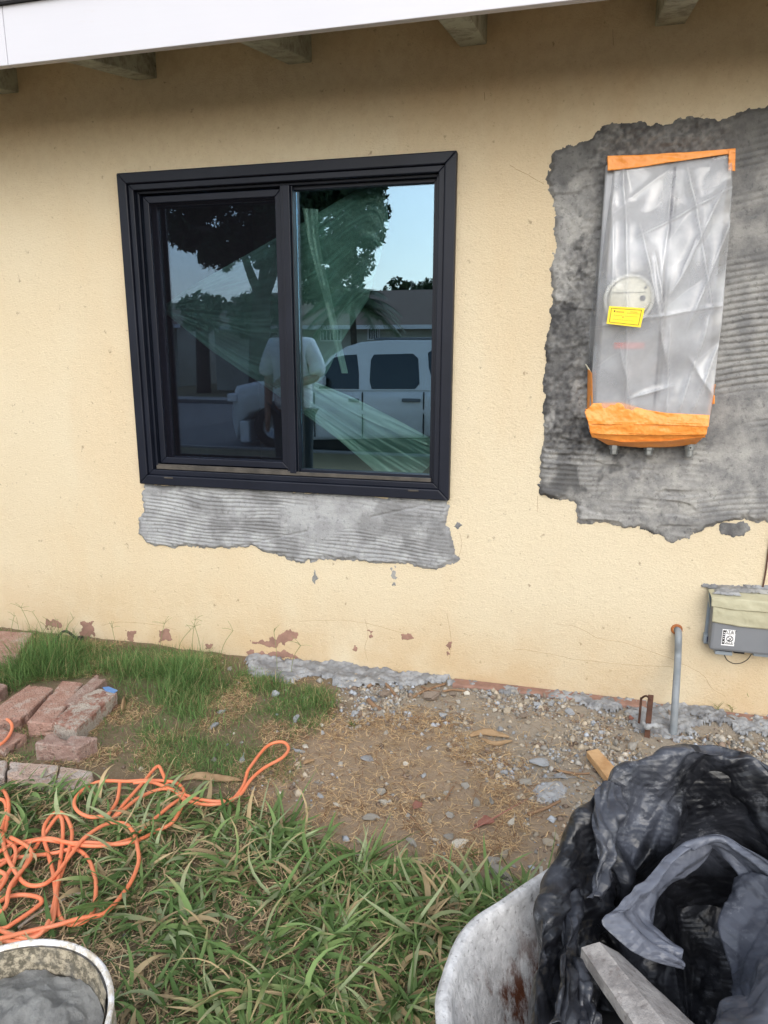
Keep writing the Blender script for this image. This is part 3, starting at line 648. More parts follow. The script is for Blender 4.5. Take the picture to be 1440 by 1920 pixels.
# ------------------------------------------------------------------ telephone box
ux0 = float(onw(1336, 1180, -.05)[0]); uz0 = .262; uz1 = .49
tb = empty('telephone_box', (2.5, 0, .3), 'grey telephone junction box half covered with masking tape beside the grey pipe', 'junction box')
yf = -.075
zb = float(onw(1360, 1222, yf)[2]); zt = float(onw(1345, 1122, yf)[2]); zm = float(onw(1345, 1168, yf)[2]); xl = float(onw(1334, 1180, yf)[0])
xr_ = xl+.34
box('box_body', (xl, xr_, yf, -.012, zb, zt), M_GREYP, tb, bevel=.010)
box('back_plate', (xl-.008, xr_+.008, -.0115, -.001, zb-.004, zt+.01), M_GREYL, tb, bevel=.003)
def ub(u0, u1, v0, v1, y0, y1, name, mat, bev=.002):
    a, b = onw(u0, v0, y0), onw(u1, v1, y0); return box(name, (a[0], b[0], y0, y1, b[2], a[2]), mat, tb, bevel=bev)
ub(1341, 1373, 1220, 1230, -.055, -.012, 'foot_tab', M_GREYL); ub(1413, 1450, 1222, 1234, -.055, -.012, 'foot_tab', M_GREYL)
ub(1376, 1396, 1219, 1227, -.04, -.012, 'bottom_latch', M_RUB)
lat = ub(1321, 1336, 1190, 1208, -.03, -.004, 'side_latch', M_GREYL); ub(1326, 1331, 1194, 1204, -.033, -.0305, 'latch_slot', M_BLUEG, .0005)
# tape: wraps the top half, with a flap at the left corner
tp0 = [(xl-.004, yf-.002, zt-.02),(xl+.05, yf-.005, zt-.018),(xr_, yf-.004, zt-.02)]; tp1 = [(xl-.002, yf-.002, zm+.004),(xl+.08, yf-.003, zm-.004),(xr_, yf-.003, zm-.008)]
strip('masking_tape', tp0, tp1, .0006, M_MASK, tb, 70, 16, 21, .0035)
strip('masking_tape', [(xl-.014,-.01,zt+.012),(xl+.03,-.01,zt+.014),(xr_,-.01,zt+.014)], [(xl-.012,yf-.004,zt+.003),(xl+.06,yf-.006,zt+.004),(xr_,yf-.006,zt+.004)], .0006, M_MASK, tb, 70, 12, 22, .003)
strip('masking_tape', [(xl-.012,yf-.004,zt+.003),(xl+.06,yf-.006,zt+.004),(xr_,yf-.006,zt+.004)], [(xl-.010,yf-.004,zt-.028),(xl+.06,yf-.008,zt-.034),(xr_,yf-.008,zt-.030)], .0006, M_MASK, tb, 70, 12, 24, .004)
strip('masking_tape', [(xl-.014,-.02,zt+.004),(xl-.016,-.05,zt-.002)], [(xl-.008,-.02,zt-.035),(xl-.012,-.07,zt-.038)], .0006, M_MASK, tb, 16, 10, 23, .004)
def hm(A, B, s): return .006*fbm(P3(A*40, B*40), 3)
patch('mortar_blob', [(xl+.0,-.055),(xl+.085,-.06),(xl+.09,-.02),(xl+.01,-.015)], lambda A, B, h: np.stack([A, B, zt+.013+h], -1), .003, M_MORT, tb, h=.004, hfun=hm, edge=.006, rag=.01, seed=5)
patch('mortar_blob', [(xl+.02,-.03),(xr_,-.03),(xr_,.0),(xl+.02,.0)], lambda A, B, h: np.stack([A, B, zt+.016+h], -1), .003, M_MORTD, tb, h=.007, hfun=hm, edge=.006, rag=.012, seed=6)
p = onw(1402, 1100); patch('mortar_blob', [(p[0]-.022,p[2]-.012),(p[0]+.016,p[2]-.012),(p[0]+.014,p[2]+.014),(p[0]-.018,p[2]+.012)], TW, .003, M_MORTD, tb, h=.012, edge=.006, rag=.010, seed=7)
# sticker
sa, sb = onw(1355, 1180, yf), onw(1376, 1211, yf)
sx0, sx1, sz1, sz0 = sa[0], sb[0], sa[2]+.001, sb[2]-.001
st = box('service_sticker', (sx0, sx1, yf-.0012, yf-.0002, sz0, sz1), M_WHITE, tb)
w_, h_ = sx1-sx0, sz1-sz0
def sbx(a_, b_, c_, d_): return (sx0+a_*w_, sx0+b_*w_, yf-.0019, yf-.0013, sz0+c_*h_, sz0+d_*h_)
L = [sbx(.05,.24,.08,.95)]; V, Fc = boxes(L); mesh('black_band', V, Fc, M_RUB, st)
L = [(lambda b_: (b_[0], b_[1], yf-.0024, yf-.0020, b_[4], b_[5]))(sbx(.10,.19,c_,c_+.055)) for c_ in (.20,.40,.53,.66,.78)]; V, Fc = boxes(L); mesh('white_squares', V, Fc, M_WHITE, st)
L = [sbx(.30+i*.07,.35+i*.07,.745,.775) for i in range(9)]+[sbx(.48+i*.06,.52+i*.06,.68,.705) for i in range(4)]+[sbx(.30+i*.07,.355+i*.07,.09,.13) for i in range(9)]
V, Fc = boxes(L); tag(mesh('small_print', V, Fc, M_RUB, st), kind='stuff')
def text(body, x, z, y, size, mat, parent, name='lettering', ext=.0003):
    cu = bpy.data.curves.new(name, 'FONT'); cu.body = body; cu.size = size; cu.extrude = ext; cu.align_x = 'CENTER'; cu.align_y = 'CENTER'
    t = bpy.data.objects.new(name, cu); dg = bpy.context.evaluated_depsgraph_get()
    me = bpy.data.meshes.new_from_object(t); me.transform(Matrix.Translation((x, y, z)) @ Matrix.Rotation(R(90), 4, 'X'))
    bpy.data.objects.remove(t); return link(name, me, mat, parent)
text('AT&T', sx0+.64*w_, sz0+.87*h_, yf-.0016, .0155, M_RUB, st)
text('CALL 811', sx0+.62*w_, sz0+.19*h_, yf-.0016, .0085, M_RUB, st)
cc_ = (sx0+.62*w_, yf-.0013, sz0+.44*h_)
V1 = lathe([(.0088,0),(.0088,.0006),(.0112,.0006),(.0112,0)], cc_, 28, 'y')
pp = [(cc_[0]-.0075, yf-.0021, cc_[2]+.0075), (cc_[0]+.0075, yf-.0021, cc_[2]-.0075)]
V2 = tubevf(pp, .0009, 4); V3 = tubevf([(cc_[0]+.005, yf-.0021, cc_[2]+.006), (cc_[0]-.001, yf-.0021, cc_[2]-.006)], .0011, 4); V4 = boxes([(cc_[0]-.005, cc_[0]+.001, yf-.0022, yf-.0016, cc_[2]-.0075, cc_[2]-.003)])
V, Fc = merge([V1, V2, V3, V4]); mesh('no_digging_symbol', V, Fc, M_RUB, st)
P = catmull([onw(u, v, -.03) for u, v in ((1358,1228),(1364,1238),(1376,1244),(1390,1243),(1402,1236),(1409,1226))], 8); tube('black_wire', P, .0016, M_RUB, tb)
# cable coming down to the box
P = [onw(u, v, -.006) for u, v in ((1440,1040),(1436,1070),(1430,1103))]; P = [P[0]+(P[0]-P[1])*6]+P
o = tube('wall_cable', catmull(P, 5), .0028, M_RUST, None, 8); tag(o, 'thin dark cable running down the wall into the junction box', 'cable')

# ------------------------------------------------------------------ grey conduit and stakes
pi_ = empty('conduit_pipe', (2.15, -.03, 0), 'bent grey conduit pipe rising from the ground into a rust collar in the wall', 'pipe')
pz = float(onw(1270, 1180)[2]); pxw = float(onw(1271, 1180)[0])
base = gtop(1262, 1378); base[2] = -.08; g2 = gtop(1262, 1378)
P = catmull([(base), (g2[0], g2[1], 0.01), onw(1267, 1300, g2[1]+.035), onw(1271, 1235, -.045), (pxw-.001, -.04, pz-.03), (pxw, -.018, pz-.008), (pxw, .02, pz+.004)], 8)
tube('pipe_tube', P, .0125, M_PIPE, pi_, 16)
V, Fc = lathe([(.012,.006),(.016,.008),(.020,.003),(.021,-.002)], (pxw-.004, 0, pz), 18, 'y'); mesh('rust_collar', V, Fc, M_RUSTO, pi_, smooth=True)
sk = empty('metal_stake', (1.98, -.15, 0), 'pair of rusty metal stakes tied with wire in front of the grey pipe', 'stake')
g = gtop(1213, 1382)
t1 = onw(1219, 1303, g[1])
mesh('stake', *boxes([boxv(g[0]-.009, g[0]+.009, g[1]-.004, g[1]+.004, -.05, t1[2])]), M_RUST, sk, bevel=.002)
g3 = g+np.array([-.045, .07, 0]); t3 = onw(1203, 1302, g3[1])
mesh('stake', *boxes([boxv(t3[0]-.004, t3[0]+.004, g3[1]-.004, g3[1]+.004, -.05, t3[2]-.012)]), M_RUST, sk, bevel=.002)
tube('tie_wire', catmull([(t3[0], g3[1]-.006, t3[2]-.012), ((t3[0]+g[0])/2, (g3[1]+g[1])/2, t1[2]-.022), (g[0], g[1]-.008, t1[2]-.012)], 6), .0035, M_RUST, sk, 7)
tube('mortar_splash', catmull([(t3[0]+.01, g3[1]-.01, .06), (g[0]-.01, g[1]-.01, .045), (g[0]+.015, g[1]-.012, .055), (g[0]+.035, g[1]+.01, .035)], 5), np.array([.005,.006,.008,.01,.009,.007,.010,.012,.009,.006,.008,.011,.012,.009,.006,.005]), M_MORT, sk, 7)

# black hose stub at the left
hs_ = empty('irrigation_hose', (-.45, -.06, 0), 'black irrigation hose stub poking out of the grass by the wall', 'hose')
P = catmull([gtop(100,1215), onw(112, 1190, -.10), onw(125, 1184, -.09), onw(142, 1196, -.09), onw(150, 1197, -.09)], 6); tube('hose_tube', P, .006, M_RUB, hs_, 10)
tube('hose_fitting', [onw(147,1197,-.09), onw(154,1196,-.09)], .011, M_RUB, hs_, 12)
tube('hose_tube', catmull([gtop(92,1205), onw(110,1200,-.12), onw(126,1204,-.12), onw(136,1198,-.11)], 6), .004, M_RUB, hs_, 8)

# ------------------------------------------------------------------ bricks
def brick(name, P4, hz, mat, label, group=None, seed=0, z0=None, res=(26, 12, 8)):
    # P4: four top corners on level hz in order; sides go down to the soil
    T4 = np.array([onz(u, v, hz) for u, v in P4]); nx, ny, nz = res
    bm = bmesh.new(); bmesh.ops.create_cube(bm, size=1)
    me = bpy.data.meshes.new(name)
    lowz = -.012 if z0 is None else z0
    co = {(-1,-1):0, (1,-1):1, (1,1):2, (-1,1):3}
    for v in bm.verts:
        k = co[(int(np.sign(v.co.x)), int(np.sign(v.co.y)))]; v.co = (*T4[k][:2], hz if v.co.z > 0 else lowz)
    bmesh.ops.bevel(bm, geom=bm.edges[:], offset=.004, segments=1, affect='EDGES')
    bmesh.ops.subdivide_edges(bm, edges=[e for e in bm.edges if e.calc_length() > .03], cuts=9, use_grid_fill=True)
    bmesh.ops.triangulate(bm, faces=bm.faces[:])
    A = np.array([v.co[:] for v in bm.verts]); c = A.mean(0)
    d = (A-c)/np.linalg.norm(A-c, axis=1)[:, None]
    k = .006*(fbm(A*40+seed, 4)-.5)-.016*sm(.58, .72, fbm(A*17+seed*3, 3))
    A = A+d*k[:, None]
    for v, a in zip(bm.verts, A): v.co = a
    bm.to_mesh(me); bm.free(); o = link(name, me, mat, None, True); me.set_sharp_from_angle(angle=R(32))
    return tag(o, label, 'brick', group)
GB = 'old bricks lying in the grass on the left'
brick('brick', [(-34,1345),(38,1349),(100,1290),(55,1282)][::1], .05, M_BR, 'pinkish red brick at the left edge, left of the longer red brick', GB, 1)
brick('brick', [(50,1353),(99,1358),(156,1279),(116,1276)], .055, M_BR, 'long red brick with a crumbled crack, second from the left edge', GB, 2)
brick('brick', [(119,1316),(140,1325),(201,1270),(180,1264)], .062, M_BR2, 'narrow brown brick lying on edge behind the mortar topped brick', GB, 3)
b4 = brick('brick', [(96,1352),(142,1366),(220,1298),(176,1287)], .062, M_BR3, 'brick with a whitish mortar crust and a blue paint mark', GB, 4)
pB = [onz(u, v, .0635) for u, v in ((192,1289),(204,1288),(221,1295),(214,1300),(198,1296))]
V = [tuple(p) for p in pB]+[(p[0], p[1], p[2]+.0015) for p in pB]
mesh('paint_mark', V, [(0,1,2,3,4)[::-1], (5,6,7,8,9)]+[(i, (i+1)%5, (i+1)%5+5, i+5) for i in range(5)], M_BLUE, b4)
brick('brick', [(63,1393),(145,1402),(183,1382),(92,1374)], .058, M_BR2, 'dusty brown brick lying flat nearest the orange cord', GB, 5)
brick('brick', [(-45,1392),(8,1404),(50,1376),(-20,1360)], .035, M_BR, 'brick half sunk in straw under the orange cord loop at left edge', GB, 6)
brick('brick', [(-60,1300),(-8,1302),(14,1284),(-30,1270)], .045, M_BR2, 'small brick end at the far left edge beside the grass', GB, 7)
GE = 'pale edging bricks sunk along the coarse grass'
brick('brick', [(-110,1444),(8,1456),(14,1424),(-90,1412)], .03, M_EDGE, 'pale edging brick cut by the left picture edge', GE, 8)
brick('brick', [(12,1456),(100,1472),(110,1434),(18,1426)], .032, M_EDGE, 'pale edging brick with an orange red stain on its top', GE, 9)
brick('brick', [(103,1472),(170,1482),(176,1446),(113,1436)], .032, M_EDGE, 'pale edging brick at the right end of the sunk row', GE, 10)
pB = [onz(u, v, .036) for u, v in ((38,1468),(50,1444),(60,1436),(66,1450),(58,1462))]
# low pink block ledge by the wall at far left
blk = brick('concrete_block', [(-150,1232),(35,1226),(62,1186),(-90,1178)], .07, M_BR, 'low pink painted block against the wall at far left', None, 12); blk['category'] = 'block'

# ------------------------------------------------------------------ stones and rubble
def hull(seed, flat=.6, n=11, sub=False):
    r = random.Random(seed); bm = bmesh.new()
    for _ in range(n):
        v = Vector((r.gauss(0,1), r.gauss(0,1), r.gauss(0,1))).normalized()*r.uniform(.42,.5); bm.verts.new((v.x*r.uniform(.85,1), v.y*r.uniform(.65,1), v.z*flat))
    bmesh.ops.convex_hull(bm, input=bm.verts[:])
    for v in [v for v in bm.verts if not v.link_faces]: bm.verts.remove(v)
    if sub:
        bmesh.ops.bevel(bm, geom=bm.edges[:], offset=.05, segments=2, affect='EDGES')
        bmesh.ops.triangulate(bm, faces=bm.faces[:]); 
        for _ in range(2): bmesh.ops.subdivide_edges(bm, edges=[e for e in bm.edges if e.calc_length() > .13], cuts=1); bmesh.ops.triangulate(bm, faces=bm.faces[:])
        A = np.array([v.co[:] for v in bm.verts]); k = 1+.22*(fbm(A*5+seed, 4)-.5)
        for v, a in zip(bm.verts, A*k[:, None]): v.co = a
    me = bpy.data.meshes.new('stone'); bm.to_mesh(me); bm.free(); me.materials.append(M_STONE); return me
STM = [hull(100+i, .55+.05*(i % 4)) for i in range(14)]; STB = [hull(200+i, .5+.06*(i % 4), 13, True) for i in range(6)]
GREYC, BEIGE, WHITEC, BLUEC, BRICKC, BROWN = (.38,.36,.33), (.48,.41,.32), (.74,.70,.62), (.40,.43,.48), (.42,.14,.10), (.24,.18,.14)
def stone(u, v, wpx, c, name='stone', label=None, cat='stone', group=None, big=False, fl=1., P=None, size=None, rot=None):
    g = gtop(u, v) if P is None else np.array(P)
    d = np.linalg.norm(g-CAM); s = (wpx/F*d*1.3) if size is None else size
    o = bpy.data.objects.new(name, random.choice(STB if big else STM)); C.objects.link(o)
    o.scale = (s, s*random.uniform(.7,.95), s*fl*random.uniform(.8,1.1)); o.rotation_euler = (random.uniform(-.3,.3), random.uniform(-.3,.3), random.uniform(0,6.28) if rot is None else rot)
    o.location = (g[0], g[1], g[2]+s*fl*.2); j = random.uniform(.85,1.15); o.color = (c[0]*j, c[1]*j, c[2]*j, 1)
    return tag(o, label, cat, group)
named = [
 (1018,1434,44,BLUEC,'concrete_lump','large pale grey concrete lump near the wood offcut','lump',1,.45),
 (1052,1458,30,BLUEC,'concrete_lump','small bluish concrete lump just right of the large one','lump',1,.4),
 (908,1546,42,BRICKC,'brick_shard','red brick shard on the bare soil','shard',1,.5),
 (960,1546,20,WHITEC,'stone','white angular stone right of the red brick shard','stone',1,1.),
 (715,1510,27,WHITEC,'stone','white stone touching the upright grey chip on bare soil','stone',1,.6),
 (716,1490,19,GREYC,'stone','grey upright chip just behind the white stone','stone',1,1.3),
 (691,1536,36,GREYC,'stone','oblong grey stone left of the middle of the bare soil','stone',1,.55),
 (772,1582,25,GREYC,'stone','grey round stone in front at the middle of the soil','stone',1,.8),
 (814,1577,17,WHITEC,'stone','cream stone right of the grey round stone','stone',1,.7),
 (844,1573,22,GREYC,'stone','grey stone next to the flat cream chip','stone',1,.7),
 (857,1585,38,WHITEC,'stone','long flat cream chip in front of a grey stone','stone',1,.3),
 (635,1512,18,WHITEC,'stone','small flat white chip beside the dead straw','stone',1,.4),
 (1030,1583,26,BEIGE,'stone','beige stone just left of the black sheet','stone',1,.6),
 (1041,1571,21,BEIGE,'stone','cream stone behind the beige one near the sheet','stone',1,.6),
 (895,1509,21,GREYC,'stone','grey cube like stone in the small group mid soil','stone',1,.9),
 (921,1505,21,GREYC,'stone','grey stone at the right of the mid soil group','stone',1,.7),
 (932,1640,48,GREYC,'stone','big rough grey stone at the edge of coarse grass by the barrow','stone',1,.5),
 (960,1655,32,GREYC,'stone','grey stone touching the rim of the wheelbarrow','stone',1,.7),
 (868,1640,30,GREYC,'stone','flat grey stone at the grass edge left of the big rough one','stone',1,.5),
 (945,1608,24,BEIGE,'stone','tan stone behind the big rough grey stone','stone',1,.8),
 (920,1617,34,GREYC,'stone','flat dark grey stone above the big rough one','stone',1,.5),
 (832,1650,26,GREYC,'stone','flat stone peeking out of the coarse grass','stone',1,.5),
 (722,1305,30,BROWN,'dirt_clod','round brown dirt clod by the mortar crust','clod',1,.9),
 (812,1312,40,BROWN,'dirt_clod','brown dirt clod under the root pieces','clod',1,.8),
 (665,1338,18,BLUEC,'concrete_lump','pale concrete lump at the end of the fine grass','lump',1,.6),
 (712,1340,26,GREYC,'stone','flat pale stone behind the bare soil on the left','stone',1,.4),
 (561,1411,24,BLUEC,'concrete_lump','round pale blue mortar lump beside the cord loop','lump',1,.5),
 (690,1423,28,BLUEC,'concrete_lump','blue grey mortar streak on the soil left','lump',1,.3),
 (630,1282,24,BLUEC,'concrete_lump','grey lump in front of the mortar crust','lump',1,.7),
 (415,1337,26,BLUEC,'concrete_lump','pale mortar lump in the middle of the fine grass','lump',1,.4),
 (402,1366,30,BLUEC,'concrete_lump','flat pale mortar lump below another in the fine grass','lump',1,.35),
 (554,1352,24,BLUEC,'concrete_lump','rough pale mortar lump between grass and soil','lump',1,.6),
 (517,1304,20,BLUEC,'concrete_lump','round mortar lump beside the last fine grass tuft','lump',1,.9),
 (603,1376,14,BLUEC,'concrete_lump','small mortar lump above the cord loop tip','lump',1,.8),
 (425,1399,14,BLUEC,'concrete_lump','tiny pale mortar lump left of the cord loop','lump',1,.6),
 (455,1425,22,BLUEC,'concrete_lump','mortar lump inside the cord loop neck','lump',1,.4),
 (600,1495,16,BLUEC,'concrete_lump','little blue grey lump left of the dead straw','lump',1,.6),
 (1178,1455,22,BLUEC,'concrete_lump','grey lump by the right edge of the wood offcut','lump',1,.6),
 (1185,1405,26,GREYC,'stone','rounded grey stone beyond the wood offcut','stone',1,.7),
]
taken = []
for u, v, wp_, c, nm, lb, ct, bg_, fl in named:
    stone(u, v, wp_, c, nm, lb, ct, None, True, fl)
    g = gtop(u, v); taken.append((g[0], g[1], wp_/F*2.2))
o = patch('mortar_crumbs', gpoly([(995,1475),(1040,1462),(1068,1480),(1040,1498),(1000,1500)]), TG, .004, M_MORT, None, h=.006, hfun=lump2, rag=.03, seed=77)
tag(o, 'crumbly grey mortar spill near the black sheet edge', 'mortar spill', kind='stuff')
bx0, bx1, by0, by1 = .15, 3.0, -1.55, -.04
n_s = 0; tries = 0; BED = gpoly([(0,1240),(230,1240),(240,1480),(0,1490)])
while n_s < 285 and tries < 20000:
    tries += 1
    x, y = random.uniform(bx0, bx1), random.uniform(by0, by1)
    A, B = np.array([x]), np.array([y])
    a = float(poly_sd(A, B, SOIL)[0]); b = float(poly_sd(A, B, GRAVP)[0])
    pr = (.22 if a > .02 else 0)+(.8 if b > 0 else 0)+.015
    if random.random() > pr: continue
    if any((x-t[0])**2+(y-t[1])**2 < (t[2]*.7)**2 for t in taken): continue
    s = min(.050, .016+random.expovariate(1/.010))*(1.15 if y > -.3 else 1)
    cc = random.choices([GREYC, BEIGE, WHITEC, BLUEC, BROWN, BRICKC], [9, 3.4, 2.2, 5 if b > 0 else 2, 3, .25])[0]
    LM = [((2.13,-.12),'by the grey pipe'),((1.98,-.16),'by the rusty stakes'),((1.92,-.42),'by the wood offcut'),((1.95,-.75),'just behind the black sheet'),((1.55,-.62),'near the large concrete lump'),((1.0,-.25),'in front of the brown clods'),((1.35,-.30),'by the split bark piece'),((1.2,-.75),'in the middle of the bare soil'),((1.55,-.95),'near the red brick shard'),((1.0,-.85),'beside the white stone'),((.75,-.45),'at the end of the fine grass'),((.45,-.45),'in the fine grass'),((2.5,-.2),'under the junction box'),((1.5,-1.25),'at the edge of the coarse grass')]
    on = min(LM, key=lambda t: (x-t[0][0])**2+(y-t[0][1])**2)[1]; szw = 'tiny' if s < .019 else 'small' if s < .028 else 'larger'
    nmx = {GREYC:'grey', BEIGE:'beige', WHITEC:'whitish', BLUEC:'blue grey', BROWN:'brown', BRICKC:'brick red'}[cc]
    stone(0, 0, 0, cc, 'stone', f'{szw} {nmx} stone lying {on}', 'stone', f'{szw} {nmx} stones lying {on}', False, .9, P=(x, y, float(gz_fine(x, y))), size=s)
    taken.append((x, y, s)); n_s += 1
# gravel too small to count
ng = 24000
px_, py_ = rng.uniform(.1, 3.4, 110000), rng.uniform(-1.9, -.03, 110000)
a = sm(-.08, .05, poly_sd(px_, py_, SOIL)); b = sm(-.1, .06, poly_sd(px_, py_, GRAVP))
dens = .012+.17*a*sm(.38, .6, fbm(P3(px_*5, py_*5, 4.), 3, 5))+.85*b*(.08+.92*sm(.42, .60, fbm(P3(px_*7, py_*7), 3)))
k = rng.random(110000) < dens; px_, py_ = px_[k][:ng], py_[k][:ng]; n_ = len(px_); inb = b[k][:ng]
octv = np.array([(1,0,0),(0,1,0),(-1,0,0),(0,-1,0),(0,0,1),(.5,.5,-.6),(-.5,-.4,-.6)]); octf = np.array([(0,1,4),(1,2,4),(2,3,4),(3,0,4),(1,0,5),(2,1,5),(3,2,6),(0,3,6),(0,6,5),(2,5,6)])
sz = np.minimum(.019, .002+rng.exponential(.0036, n_)); an = rng.uniform(0, 6.28, n_)
Vg = octv[None]*sz[:, None, None]*rng.uniform(.5, 1.2, (n_, 7, 3)); ca, sa_ = np.cos(an)[:, None], np.sin(an)[:, None]
Vx = Vg[..., 0]*ca-Vg[..., 1]*sa_+px_[:, None]; Vy = Vg[..., 0]*sa_+Vg[..., 1]*ca+py_[:, None]; Vz = Vg[..., 2]*.75+(gz_fine(px_, py_)+sz*.2)[:, None]
pal = np.array([GREYC, BEIGE, (.55,.50,.43), BLUEC, BROWN]); ci = np.where(rng.random(n_) < .5*inb, rng.choice([0, 3, 1, 0], n_), rng.choice(5, n_, p=[.28,.27,.08,.07,.30])); cg = pal[ci]*rng.uniform(.55, 1.15, (n_, 1))
o = mesh('gravel', np.stack([Vx, Vy, Vz], -1), (octf[None]+7*np.arange(n_)[:, None, None]).reshape(-1, 3), M_GRAV, col=np.repeat(cg, 7, 0)); tag(o, 'fine gravel and grit strewn over the soil and rubble strip', 'gravel', kind='stuff')

# ------------------------------------------------------------------ grass and straw
def blades(name, P, head, length, width, pitch, curve, col, mat, seg=4, tipw=.08, colt=None, twist=None, bend=None):
    n = len(P); t = np.linspace(0, 1, seg+1)
    ang = pitch[:, None]-curve[:, None]*t[None]             # elevation angle along the blade
    ds = length[:, None]/seg
    hx = np.cos(ang[:, :-1])*ds; hz = np.sin(ang[:, :-1])*ds
    H = np.concatenate([np.zeros((n,1)), np.cumsum(hx, 1)], 1); Zz = np.concatenate([np.zeros((n,1)), np.cumsum(hz, 1)], 1)
    hd = head[:, None]+(bend[:, None]*t[None] if bend is not None else 0)
    dx, dy = np.cos(hd), np.sin(hd)
    x = P[:, 0:1]+H*dx; y = P[:, 1:2]+H*dy; z = P[:, 2:3]+Zz
    z = np.maximum(z, gz(x, y)+.002)
    w = width[:, None]*np.where(t < .12, .55+t*3.7, np.maximum(tipw, (1-((t-.12)/.88)**2.2)))[None]*.5
    tw = (twist[:, None] if twist is not None else 0)
    ox, oy, oz = -dy*np.cos(tw), dx*np.cos(tw), np.sin(tw)*np.ones_like(dx)
    L = np.stack([x+ox*w, y+oy*w, z+oz*w+w*.35], -1); Rr = np.stack([x-ox*w, y-oy*w, z-oz*w+w*.35], -1); Mm = np.stack([x, y, z-w*.1], -1)
    V = np.stack([L, Mm, Rr], 2)                            # n, seg+1, 3, 3
    base = (np.arange(n)*(seg+1)*3)[:, None, None, None]; i = np.arange(seg)[None, :, None, None]*3; s = np.arange(2)[None, None, :, None]
    q = np.array([0, 1, 4, 3])[None, None, None]
    Fq = (base+i+s+q).reshape(-1, 4)
    tt = t[None, :, None]
    c = col[:, None]*(1-tt*0)+0
    if colt is not None: c = col[:, None]*(1-sm(.55, 1, tt))+colt[:, None]*sm(.55, 1, tt)
    c = np.repeat(c[:, :, None], 3, 2).reshape(-1, 3)
    return mesh(name, V.reshape(-1, 3), Fq, mat, None, True, col=c)
def pick(n, x0, x1, y0, y1, densf):
    x, y = rng.uniform(x0, x1, n), rng.uniform(y0, y1, n); k = rng.random(n) < densf(x, y); return x[k], y[k]
G1, G2, G3, GD = np.array((.09,.17,.05)), np.array((.23,.34,.125)), np.array((.36,.43,.24)), np.array((.56,.43,.25))
BRK = [(onz(u, v, .03)[:2], r) for u, v, r in ((60,1320,.09),(110,1310,.09),(160,1295,.07),(160,1330,.09),(125,1400,.10),(20,1380,.08),(90,1450,.09),(30,1440,.09),(140,1460,.06))]
BPOLY = gpoly([(-60,1350),(100,1365),(150,1372),(222,1302),(200,1270),(60,1280)]); BPOLY2 = gpoly([(60,1430),(150,1430),(185,1385),(90,1372)]); EPOLY = gpoly([(-80,1470),(170,1490),(178,1455),(-60,1425)])
CTRAY = np.array((1.99, -1.72)); CBUCK = np.array((1.0, -1.97))
def free(x, y):
    k = (poly_sd(x, y, BPOLY) < .0) & (poly_sd(x, y, BPOLY2) < .0) & (poly_sd(x, y, EPOLY) < .0)
    return k & (np.hypot(x-CBUCK[0], y-CBUCK[1]) > .15)
def dcoarse(x, y): return sm(-.05, .05, poly_sd(x, y, COARSE)+.12*(fbm(P3(x*7, y*7, 9.), 3)-.5))*free(x, y)
# dead thatch under the coarse grass
x, y = pick(85000, -.9, 2.9, -2.6, -.7, lambda x, y: dcoarse(x, y)*.85); n_ = len(x)
cD = np.array((.52,.38,.23))*rng.uniform(.45, 1.35, (n_, 1))*np.array((1, 1, 1)); g_ = rng.random(n_) < .35; cD[g_] = (G1*.75)*rng.uniform(.6, 1.2, (g_.sum(), 1))
blades('dead_thatch', np.stack([x, y, gz(x, y)+rng.uniform(.0, .018, n_)], -1), rng.uniform(0, 6.28, n_), rng.uniform(.02, .07, n_), rng.uniform(.0015, .004, n_), rng.uniform(-.1, .45, n_), rng.uniform(-.4, .9, n_), cD, M_STRAW, 3, .2, bend=rng.normal(0, .9, n_))
tag(bpy.data.objects['dead_thatch'], 'dead brown thatch lying under the coarse grass', 'dead grass', kind='stuff')
BD = [onz(u, v)[:2] for u, v in ((340,1870),(330,1700),(420,1560))]
# coarse blades in tufts
cx, cy = pick(3400, -.9, 2.9, -2.6, -.75, lambda x, y: dcoarse(x, y)*(.25+.75*sm(.38, .55, fbm(P3(x*4, y*4, 6.), 3, 8)))*(1-.8*np.exp(-(((x-BD[0][0])**2+(y-BD[0][1])**2)/.10**2))-.6*np.exp(-(((x-BD[1][0])**2+(y-BD[1][1])**2)/.12**2))-.5*np.exp(-(((x-BD[2][0])**2+(y-BD[2][1])**2)/.10**2))).clip(.05))
big_t = np.array([onz(u, v)[:2] for u, v in ((520,1600),(505,1560),(300,1560),(850,1745),(780,1760),(700,1700),(560,1680),(620,1760),(420,1650),(900,1700),(330,1740),(480,1850),(760,1880),(820,1690),(660,1640),(240,1700),(600,1870),(980,1700))])
cx = np.concatenate([cx, big_t[:, 0], big_t[:, 0]+.03, big_t[:, 0]-.02]); cy = np.concatenate([cy, big_t[:, 1], big_t[:, 1]+.01, big_t[:, 1]-.03]); bigk = np.r_[np.zeros(len(cx)-3*len(big_t)), np.ones(3*len(big_t))]
m_ = rng.integers(6, 12, len(cx))+(bigk*8).astype(int); idx = np.repeat(np.arange(len(cx)), m_); n_ = len(idx)
x = cx[idx]+rng.normal(0, .018, n_); y = cy[idx]+rng.normal(0, .018, n_)
hv = fbm(P3(cx*3, cy*3, 1.), 2, 3)*18
hd = hv[idx]+rng.normal(0, 1.15, n_); ln = rng.uniform(.045, .13, n_)*(1+.4*bigk[idx])
mixv = rng.random((n_, 1)); cb = G1*(1-mixv)+G2*mixv; k = rng.random(n_) < .20; cb[k] = G3*rng.uniform(.8, 1.1, (k.sum(), 1)); k = rng.random(n_) < .12; cb[k] = GD*rng.uniform(.6, 1.1, (k.sum(), 1))
cb *= rng.uniform(.75, 1.2, (n_, 1)); ct = np.where(rng.random((n_, 1)) < .35, GD, cb)
